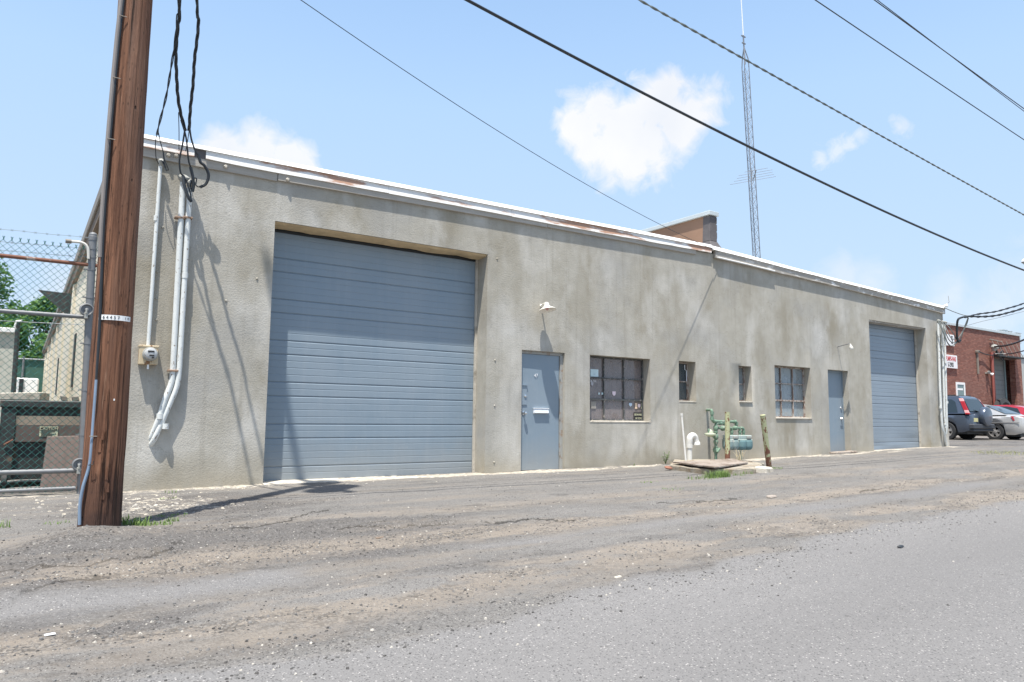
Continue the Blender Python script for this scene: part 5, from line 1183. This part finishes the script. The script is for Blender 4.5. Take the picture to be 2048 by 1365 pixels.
tree((1.2, 58, 0), at(85, 606, 58).z, 3.0, 'lower green tree nearer the side wall behind the gate', 6500, 5, zlow=.12)
tree((-.6, 47, 0), at(45, 650, 47).z, 2.3, 'small bushy tree between the two taller ones behind the gate', 4500, 8, zlow=.08)

# ------------------------------------------------------------------ antenna mast behind the warehouse
def tz(z): return Vector((24.77-.0538*z, 8, z))
AM = thing('antenna_mast', 'slender triangular lattice antenna mast with a whip on top', 'mast', tz(.25)); hw = .14
offs = [Vector((-hw, -.08, 0)), Vector((hw, -.08, 0)), Vector((0, .16, 0))]; mb = MB(); zt2 = 15.5
for o_ in offs: mb.tube([tz(0)+o_, tz(zt2)+o_], .019, 6)
mb.build('leg', TOWERM, AM)
mb = MB(); st = .42; k = 0; z = .3
while z < zt2-.3:
    for i in range(3):
        a, b = offs[i], offs[(i+1) % 3]; mb.tube([tz(z)+a, tz(z)+b], .006, 4, False); mb.tube([tz(z)+a, tz(z+st)+b], .006, 4, False); mb.tube([tz(z)+b, tz(z+st)+a], .006, 4, False)
    z += st
mb.build('lattice', TOWERM, AM)
mb = MB()
for o_ in offs: mb.tube([tz(zt2)+o_, tz(zt2)+o_*.85+Vector((0, 0, .35)), tz(zt2+.85)], .022, 6)
mb.tube([tz(zt2+.1), tz(zt2+1.35)], .03, 8); mb.tube([tz(zt2+1.0)+Vector((-.1, 0, 0)), tz(zt2+1.0)+Vector((.1, 0, 0))], .03, 6); mb.tube([tz(zt2+1.3)+Vector((-.12, 0, 0)), tz(zt2+1.3)+Vector((.12, 0, 0))], .03, 6); mb.build('mast_top', TOWERM, AM)
mb = MB(); mb.tube([tz(zt2+1.2), tz(zt2+6.5)], [.022, .012], 6); mb.build('whip', CAPWHITE, AM)
q = tz(10.6)+Vector((-.2, -.2, 0)); TA = thing('tv_antenna', 'small multi element tv antenna clamped to the lattice mast', 'antenna', q)
mb = MB(); d = Vector((-.5, -.55, .18)); mb.tube([q, q+d], .016, 6); mb.tube([q+Vector((-.1, 0, -.25)), q+Vector((-.05, 0, .45))], .02, 6); mb.build('boom', TOWERM, TA); mb = MB()
for i, l in enumerate((1.1, .95, .85, .8, .55)): c = q+d*(i/4.); e = Vector((.75, -.55, .17)).normalized()*l*.85; mb.tube([c-e, c+e], .008, 4)
mb.build('element', TOWERM, TA)

# ------------------------------------------------------------------ brick building at the right
BY = 8
BB_ = thing('brick_building', 'red brick commercial building with pale coping at the right', 'building', (43, BY, .3))
gx0, gx1, gzt = at(1986.5, 760, BY).x, at(2032, 760, BY).x, at(2010, 718, BY).z
mb = MB()
for (x0, x1, z0, z1) in ((33, gx0, -.2, 6.0), (gx0, gx1, gzt, 6.0), (gx1, 48.45, -.2, 6.0)):
    mb.box(x0, BY, z0, x1, BY+.3, z1)
mb.box(48.15, BY+.3, -.2, 48.45, BY+25, 6.0); mb.box(33, BY+.3, -.2, 33.3, BY+25, 6.0); mb.build('wall', BRICK, BB_)
mb = MB(); mb.box(32.9, BY-.06, 6.0, 48.52, BY+.36, 6.14); mb.build('coping', COPING, BB_, bevel=.01); mb = MB(); mb.box(33.3, BY+.3, 5.6, 48.15, BY+25, 5.7); mb.build('roof', ROOFM, BB_)
mb = MB(); mb.box(gx0-.02, BY+.55, 0, gx1+.02, BY+.62, gzt+.05); dg = mb.build('loading_door', material('grey_loading_door', base=(.22, .22, .21), rough=.8, var=.1), BB_)
mb = MB()
for z in [.3+.28*i for i in range(16)]: mb.box(gx0, BY+.535, z, gx1, BY+.55, z+.02)
mb.build('door_slat', material('grey_loading_slat', base=(.16, .16, .16)), dg); mb = MB(); xm = at(2011, 760, BY+.5).x; mb.box(xm-.05, BY+.48, .2, xm+.05, BY+.534, gzt); mb.build('centre_mullion', material('teal_mullion', base=(.30, .38, .37), rough=.6), dg)
mb = MB(); mb.box(gx0-.15, BY-.45, gzt+.03, gx1+.15, BY-.001, gzt+.11); cn = mb.build('door_canopy', STEELBLACK, BB_)
mb = MB()
for i in range(6): x = gx0-.1+(gx1-gx0+.2)*i/5; mb.tube([(x, BY-.40, gzt+.1), (x, BY-.06, gzt+1.0)], .016, 5)
mb.tube([(gx0-.3, BY-.07, gzt+.98), (gx0+1.2, BY-.07, gzt+.93)], .03, 5); mb.build('hanger_rod', GUT, cn)
def bp(px, py, Y=BY): return at(px, py, Y)
q0, q1 = bp(1911, 764.5), bp(1931, 806); mb = MB(); W_ = .12
mb.box(q0.x, BY-.03, q1.z, q0.x+W_, BY+.02, q0.z); mb.box(q1.x-W_, BY-.03, q1.z, q1.x, BY+.02, q0.z); mb.box(q0.x+W_, BY-.03, q0.z-W_, q1.x-W_, BY+.02, q0.z); mb.box(q0.x+W_, BY-.03, q1.z, q1.x-W_, BY+.02, q1.z+W_); wf = mb.build('window', SIGNWHITE, BB_)
mb = MB(); mb.box(q0.x+W_, BY-.012, q1.z+W_, q1.x-W_, BY-.008, q0.z-W_); mb.build('pane', material('brick_window_glass', base=(.16, .22, .21), rough=.15), wf); mb = MB(); z = bp(1920, 779).z; mb.box(q0.x+W_, BY-.02, z-.05, q1.x-W_*2, BY-.013, z+.05); mb.build('meeting_rail', SIGNWHITE, wf)
for px, py, w_, h_ in ((2008, 668, .5, .22), (2018, 669, .35, .18), (2034, 672, .6, .16)):
    q = bp(px, py+3, BY+.6); mb = MB(); mb.box(q.x-w_/2, BY+.5, 5.7, q.x+w_/2, BY+.9, 6.16+h_); mb.box(q.x-w_/2-.04, BY+.46, 6.161+h_, q.x+w_/2+.04, BY+.94, 6.2+h_); mb.build('roof_vent', COPING, BB_)
q = bp(1983, 705, BY-.12); mb = MB(); mb.tube([(q.x, BY-.13, .2), (q.x, BY-.13, q.z)], .085, 10); mb.build('red_standpipe', material('red_brown_pipe', base=(.30, .09, .07), rough=.6, var=.2), BB_, True)
q = bp(1987, 697, BY-.2); mb = MB(); mb.lathe(q+Vector((0, 0, -.15)), (.1, -.3, 1), [(0, .1), (.1, .13), (.2, .2), (.3, .17), (.36, .06)], 10); mb.build('service_head', GASGREY, BB_, True)
mb = MB()
for k in range(6): mb.tube(smoothpath([q, q+Vector((.15+.12*k, -.12, -.15-.1*k)), q+Vector((.4+.1*k, -.1, -.5+.08*k)), q+Vector((.55, -.1, -.2))], 5), .025, 5)
mb.build('cable_tangle', CABLE, BB_)
q = bp(1981, 748, BY-.15); fl_ = thing('floodlight', 'small white twin floodlight beside the red pipe on the brick wall', 'floodlight', q); mb = MB(); mb.lathe(q, (.8, -1, -.5), [(0, .03), (.05, .07), (.12, .085), (.13, .03)], 10); mb.build('lamp_head', SIGNWHITE, fl_, True); mb = MB(); mb.lathe(q+Vector((-.3, 0, .1)), (-.8, -1, -.5), [(0, .03), (.05, .07), (.12, .08), (.13, .03)], 10); mb.build('lamp_head', GASGREY, fl_, True); mb = MB(); mb.box(q.x-.3, BY-.15, q.z, q.x+.05, BY-.001, q.z+.08); mb.build('mount', GASGREY, fl_)
q = bp(1956, 704, BY-.1); WB = thing('wall_bracket', 'small wall bracket and dark stain pipe on the brick wall left of the red pipe', 'bracket', q); mb = MB(); mb.box(q.x-.12, BY-.16, q.z-.06, q.x+.1, BY-.001, q.z+.08); mb.build('bracket_head', GUT, WB, bevel=.02); mb = MB(); mb.tube([(q.x, BY-.05, q.z-1.2), (q.x, BY-.05, q.z-.08)], .06, 6); mb.build('stub_pipe', GUT, WB)
def far_cable(lab, pts, r): mb = MB(); mb.tube(smoothpath([at(*p) for p in pts], 6), r, 5); tag(mb.build('service_cable', CABLE, None, True), lab, 'cable', 'cables on the brick building')
far_cable('black cable from the brick wall service head up to the right edge', [(1989, 694, BY-.3), (2015, 691, BY-1.5), (2048, 680, BY-3), (2110, 650, BY-6)], .05)
far_cable('thin cable looping across the brick wall to the red pipe', [(1957, 703, BY-.15), (1968, 708, BY-.12), (1984, 711, BY-.2), (1992, 706, BY-.25)], .03)
far_cable('thin pair of cables low over the loading canopy to the right edge', [(1990, 708, BY-1.0), (2020, 708, BY-1.6), (2048, 702, BY-2.6), (2100, 688, BY-4)], .03)
# sign boards on the brick wall
b_ = bp(1915, 738, BY-.08); a_ = bp(1915, 713, BY-.08); SG_ = thing('shop_sign', 'white sign board with red and black lettering on the brick wall', 'sign', (b_.x, BY-.08, b_.z)); x0 = b_.x-2.6
mb = MB(); mb.box(x0, BY-.09, b_.z, b_.x, BY-.001, a_.z+.02); mb.build('board', SIGNWHITE, SG_, bevel=.008); hh = a_.z-b_.z
text('lettering', 'PUMPS-FANS', hh*.50, INKRED, SG_, (b_.x-.15, BY-.094, b_.z+hh*.72), align='RIGHT', sx=.55, bold=.008); text('lettering', '5-2900', hh*.50, INKBLACK, SG_, (b_.x-.42, BY-.094, b_.z+hh*.26), align='RIGHT', sx=.66, bold=.008)
b_ = bp(1909, 693, BY-.08); a_ = bp(1909, 671, BY-.08); S2 = thing('shop_sign', 'upper white sign with a black letter, half hidden by the cable loops', 'sign', (b_.x, BY-.08, b_.z)); mb = MB(); mb.box(b_.x-1.9, BY-.09, b_.z, b_.x, BY-.001, a_.z); mb.build('board', SIGNWHITE, S2, bevel=.008)
text('lettering', 'S', (a_.z-b_.z)*1.0, INKBLACK, S2, (b_.x-.15, BY-.094, (a_.z+b_.z)/2), align='RIGHT', sx=.8, bold=.01)
q = at(2007, 818, BY-.5); ty = thing('tyre', 'dark tyre leaning against the loading door of the brick building', 'tyre', (q.x, BY-.4, .32)); mb = MB(); mb.lathe((q.x, BY-.35, 1.28), (0, -1, .1), [(0, .75), (.05, .95), (.3, .98), (.36, .75), (.2, .5), (.1, .5)], 22); mb.build('rubber', TYRE, ty, True)
FB_ = thing('grey_building', 'pale grey building beyond the brick building at the right edge', 'building', (58, 12, .3)); mb = MB(); mb.box(50.5, 12, -.2, 70, 30, 5.6); mb.build('wall', material('grey_render', base=(.42, .42, .40), rough=.9), FB_); mb = MB(); mb.box(50.4, 11.9, 5.6, 70.1, 30.1, 5.8); mb.build('roof', COPING, FB_); mb = MB(); mb.box(51.2, 11.95, 3.6, 56, 11.999, 4.3); mb.build('fascia_sign', SIGNWHITE, FB_)
# street lamp whose head just enters the frame
q = at(2056, 523, -.5); SLP = thing('street_lamp', 'white street lamp head at the right edge of the sky', 'street lamp', (q.x+2.2, -.5, .25)); mb = MB(); mb.tube([(q.x+2.2, -.5, 0), (q.x+2.2, -.5, q.z+.2)], .09, 10); mb.tube([(q.x+2.2, -.5, q.z+.15), (q.x+1.2, -.5, q.z+.2), (q.x+.2, -.5, q.z+.06)], .03, 8); mb.build('lamp_post', PIPEGALV, SLP, True)
mb = MB(); mb.lathe((q.x, -.5, q.z-.02), (0, 0, 1), [(0, .19), (.05, .185), (.10, .14), (.14, .06), (.15, .01)], 18); mb.build('lamp_hood', SIGNWHITE, SLP, True); mb = MB(); mb.lathe((q.x, -.5, q.z-.025), (0, 0, -1), [(0, .18), (.02, .17), (.03, .14), (.1, .10), (.15, .02)], 18); mb.build('lamp_lens', GASGREY, SLP, True)

# ------------------------------------------------------------------ parked cars
def sedan_section(w, zt, zb):
    zm = zb+(zt-zb)*.52
    h = [(0, zt), (w*.55, zt-.004), (w*.86, zt-.03), (w*.965, zt-.085), (w, zm), (w*.985, zb+.10), (w*.93, zb)]
    return h
def car(name, label, loc, rotz, L, W, tops, paint, wheels, wr, sill, gh, glass_side, rear_glass, front_glass, group='parked cars by the brick building'):
    t = thing(name, label, 'car', loc, group, rotz); mb = MB(); N = 84; hw = W/2; secs = []
    for i in range(N+1):
        y = -L/2+L*i/N; zt = lerp_tab(tops, y); e = min(1, (1-abs(y)/(L/2))/.14); w = hw*(.80+.20*math.sqrt(max(0, 1-(1-e)**2))); zb = sill+.10*(1-e)
        for wy in wheels:
            d = abs(y-wy)
            if d < wr*1.17: zb = max(zb, wr+math.sqrt(max(0, (wr*1.17)**2-d*d))*.98)
        zb = min(zb, zt-.1); s = sedan_section(w, zt, zb); secs.append([(x, y, z) for x, z in s]+[(-x, y, z) for x, z in s[:0:-1]])
    m = len(secs[0]); mb.v = [p for s in secs for p in s]
    for i in range(N):
        for k in range(m):
            if k == m//2: continue
            mb.f.append([i*m+k, i*m+(k+1) % m, (i+1)*m+(k+1) % m, (i+1)*m+k])
    mb.f += [[k for k in range(m)][::-1], [N*m+k for k in range(m)]]; mb.mi = [0]*len(mb.f)
    body = mb.build('body', paint, t, True, local=True)
    mb = MB(); mb.box(-hw*.88, -L/2+.18, sill-.06, hw*.88, L/2-.18, sill+.30); mb.build('underbody', BLACK, t, local=True)
    # greenhouse
    zbelt = min(z for _, z in gh); zr = max(z for _, z in gh)
    def gw(z, y): return hw*(.95-.27*((z-zbelt)/(zr-zbelt))**1.15)
    mb = MB(); n = len(gh); mb.v = [(gw(z, y), y, z) for y, z in gh]+[(0, y, z+(.025 if z > zr-.12 else .01)) for y, z in gh]+[(-gw(z, y), y, z) for y, z in gh]
    for i in range(n-1): mb.f += [[i, i+1, n+i+1, n+i], [n+i, n+i+1, 2*n+i+1, 2*n+i]]
    mb.f += [list(range(n)), [2*n+i for i in range(n)][::-1]]; mb.mi = [0]*len(mb.f); mb.build('cabin', paint, t, True, local=True)
    for sx in (-1, 1):
        for poly in glass_side:
            mb = MB(); mb.poly([(sx*(gw(z, y)+.006), y, z) for y, z in poly]); mb.build('side_window', CARGLASS, t, local=True)
    for nm, ((ya, za), (yb, zb3)), sgn in (('rear_window', rear_glass, -1), ('windscreen', front_glass, 1)):
        nrm = Vector((0, (zb3-za)*1.0, -(yb-ya))).normalized(); 
        if nrm.z < 0: nrm = -nrm
        mb = MB(); o_ = nrm*.03; k = .86
        mb.add([(-gw(za, ya)*k, ya+o_.y, za+o_.z*.6), (0, ya+o_.y, za+o_.z), (gw(za, ya)*k, ya+o_.y, za+o_.z*.6), (gw(zb3, yb)*k, yb+o_.y, zb3+o_.z*.6), (0, yb+o_.y, zb3+o_.z), (-gw(zb3, yb)*k, yb+o_.y, zb3+o_.z*.6)], [[0, 1, 4, 5], [1, 2, 3, 4]]); mb.build(nm, CARGLASS, t, local=True)
    for wy in wheels:
        for sx in (-1, 1):
            x = sx*(hw-.02); ax = (sx, 0, 0); mb = MB(); mb.lathe((x-sx*.20, wy, wr), ax, [(0, wr*.6), (.01, wr*.97), (.03, wr), (.18, wr), (.205, wr*.95), (.21, wr*.66), (.17, wr*.64)], 28); tr = mb.build('wheel', TYRE, t, True, local=True); tr.name = 'wheel'
            mb = MB(); mb.lathe((x-sx*.06, wy, wr), ax, [(0, wr*.63), (.005, wr*.63), (.045, wr*.66), (.05, wr*.60), (.015, wr*.57), (.01, .03)], 28); mb.lathe((x-sx*.05, wy, wr), ax, [(0, .08), (.035, .075), (.045, .04)], 14); rm = mb.build('rim', material('dark_rim_well', base=(.07, .07, .07), rough=.6), tr, True, local=True)
            mb = MB()
            for k in range(5):
                a = 2*math.pi*k/5+.3; d = Vector((0, math.cos(a), math.sin(a))); s = Vector((0, -math.sin(a), math.cos(a))); c = Vector((x-sx*.045, wy, wr)); mb.prism([c+d*.05-s*.035, c+d*.05+s*.035, c+d*wr*.61+s*.062, c+d*wr*.61-s*.062], (sx*.035, 0, 0))
            mb.lathe((x-sx*.05, wy, wr), ax, [(0, wr*.665), (.048, wr*.665), (.052, wr*.59), (.02, wr*.575)], 28); mb.lathe((x-sx*.04, wy, wr), ax, [(0, .085), (.04, .08), (.05, .03)], 14); mb.build('spokes', RIM, tr, local=True)
    return t, body
gcar = .26
# the silver sedan, nose towards the building
sx0 = 31.35
ysed = at(1989, 862, 2.4).y+.02
sed, sb_ = car('silver_sedan', 'silver four door sedan parked nose in beside the blue grey SUV', (sx0+.91, ysed+1.54, gcar), 0, 4.9, 1.82,
    [(-2.45, .80), (-2.42, .93), (-2.2, .985), (-1.7, .99), (-.5, .96), (.9, .93), (1.9, .86), (2.3, .74), (2.45, .62)], SEDP, (-1.42, 1.42), .325, .22,
    [(-1.82, .975), (-1.0, 1.33), (-.5, 1.425), (.1, 1.44), (.6, 1.38), (1.45, .93)],
    [[(-1.0, 1.0), (-.72, 1.30), (-.35, 1.365), (-.02, 1.38), (-.02, .99)], [(.06, .985), (.06, 1.38), (.52, 1.32), (1.08, .99)]], ((-1.74, 1.01), (-1.02, 1.325)), ((1.36, .965), (.66, 1.37)))
for sx in (-1, 1): mb = MB(); mb.hexa([(sx*.915, -2.10, .76), (sx*.72, -2.44, .76), (sx*.68, -2.40, .76), (sx*.88, -2.06, .76)], [(sx*.905, -2.02, .93), (sx*.72, -2.42, .93), (sx*.68, -2.38, .93), (sx*.87, -2.0, .93)]); mb.build('tail_light', LENSRED, sed, local=True)
mb = MB(); mb.box(-.918, -2.3, .66, -.905, 2.0, .70); mb.build('side_moulding', RIM, sed, local=True)
# the blue grey SUV with the spare wheel
sux = 29.15
ysu = at(1923, 850, 2.3).y+.1
suv, sv_ = car('compact_suv', 'slate blue compact SUV with a spare wheel on its tailgate', (sux+.89, ysu+2.2, gcar), 0, 4.4, 1.78,
    [(-2.2, .92), (-2.15, 1.00), (-1.2, 1.01), (.9, 1.0), (1.2, .98), (2.0, .90), (2.2, .72)], SUVP, (-1.32, 1.32), .34, .30,
    [(-2.12, 1.0), (-2.02, 1.2), (-1.82, 1.58), (-1.72, 1.655), (-.2, 1.69), (.45, 1.62), (1.25, 1.0)],
    [[(-1.75, 1.05), (-1.62, 1.45), (-1.48, 1.54), (-1.0, 1.56), (-1.0, 1.05)], [(-.94, 1.05), (-.94, 1.56), (-.1, 1.58), (-.1, 1.04)], [(-.02, 1.04), (-.02, 1.58), (.42, 1.53), (.95, 1.04)]], ((-2.09, 1.08), (-1.85, 1.55)), ((1.18, 1.03), (.5, 1.60)))
for sx in (-1, 1):
    for (z0, z1, m_, nm) in ((.98, 1.03, LENSRED, 'tail_light'), (1.03, 1.13, LENSCLR, 'indicator_lens'), (1.13, 1.47, LENSRED, 'tail_light'), (1.47, 1.58, LENSCLR, 'indicator_lens')):
        def yy(z): return lerp_tab([(.9, -2.16), (1.0, -2.13), (1.2, -2.03), (1.58, -1.83), (1.7, -1.7)], z)
        def xx(z): return lerp_tab([(.9, .87), (1.0, .865), (1.65, .64)], z)
        mb = MB(); mb.hexa([(sx*(xx(z0)+.02), yy(z0)+.10, z0), (sx*(xx(z0)+.012), yy(z0)-.025, z0), (sx*(xx(z0)-.06), yy(z0)-.035, z0), (sx*(xx(z0)-.06), yy(z0)+.05, z0)], [(sx*(xx(z1)+.02), yy(z1)+.09, z1), (sx*(xx(z1)+.012), yy(z1)-.025, z1), (sx*(xx(z1)-.045), yy(z1)-.035, z1), (sx*(xx(z1)-.045), yy(z1)+.05, z1)]); mb.build(nm, m_, suv, local=True)
mb = MB(); mb.lathe((.12, -2.17, .90), (0, -1, 0), [(0, .30), (.02, .35), (.06, .365), (.17, .365), (.22, .34), (.235, .28), (.24, .02)], 30); mb.build('spare_wheel_cover', SUVP, suv, True, local=True)
mb = MB(); mb.box(-.84, -2.30, .44, .84, -2.1, .62); mb.box(-.80, -2.27, .34, .80, -2.1, .439); mb.build('rear_bumper', material('dark_bumper', base=(.05, .055, .065), rough=.5), suv, bevel=.03, local=True)
mb = MB(); mb.box(-.62, -2.215, .70, -.32, -2.19, .84); mb.build('number_plate', PLATE, suv, local=True)
mb = MB(); mb.tube([(-.05, -2.13, 1.08), (-.35, -2.09, 1.14)], .015, 6); mb.build('rear_wiper', BLACK, suv, local=True)
for sx in (-1, 1): mb = MB(); mb.tube([(sx*.60, -1.6, 1.70), (sx*.62, .1, 1.73)], .02, 6); mb.build('roof_rail', BLACK, suv, local=True)
# the red car beyond
rx = at(2030, 830, 4.2).x
red, _ = car('red_car', 'red car beyond the silver sedan, at the right edge', (rx+1.4, 5.2, .3), 0, 4.5, 1.8,
    [(-2.25, .7), (-2.2, .88), (-1.6, .95), (.9, .93), (1.9, .84), (2.25, .62)], REDP, (-1.35, 1.35), .32, .22,
    [(-1.7, .93), (-1.05, 1.36), (-.4, 1.47), (.25, 1.46), (.7, 1.36), (1.45, .92)],
    [[(-1.05, .97), (-.85, 1.31), (-.4, 1.40), (-.02, 1.41), (-.02, .97)], [(.06, .97), (.06, 1.41), (.55, 1.33), (1.1, .96)]], ((-1.62, .97), (-1.08, 1.34)), ((1.36, .96), (.76, 1.34)))
mb = MB(); mb.obox((-.98, .95, .98), (.10, 0, 0), (0, .06, 0), (0, 0, .06)); mb.build('wing_mirror', BLACK, red, bevel=.02, local=True)
# litter on the lot
for px, py, s, m_, nm, lab, cat in [(100, 1263, .022, SIGNWHITE, 'paper_scrap', 'tiny white paper scrap on the dirt at lower left', 'litter'), (1236, 1154, .03, CONCRETE, 'paper_scrap', 'crumpled pale scrap on the dirt strip below the second window', 'litter'),
        (1543, 989, .09, PLY, 'wood_splinter', 'thin brown wood splinter on the lot in front of the leaning bollard', 'wood'), (1800, 1068, .045, BLACK, 'tar_lump', 'dark tar lump near the road edge at right', 'tar lump'), (760, 1055, .035, material('brown_stone', base=(.2, .15, .11), rough=.9, var=.3), 'stone', 'brown stone chip on the lot before the big garage door', 'stone')]:
    p = atz(px, py, G(2, -6) if py > 1100 else G(8, -2)); z = GH(p.x, p.y); mb = MB(); mb.obox((p.x, p.y, z+s*.18), (s, s*.25, .0), (-s*.12, s*.28, 0), (0, s*.1, s*.16)); tag(mb.build(nm, m_, None, bevel=s*.08), lab, cat)
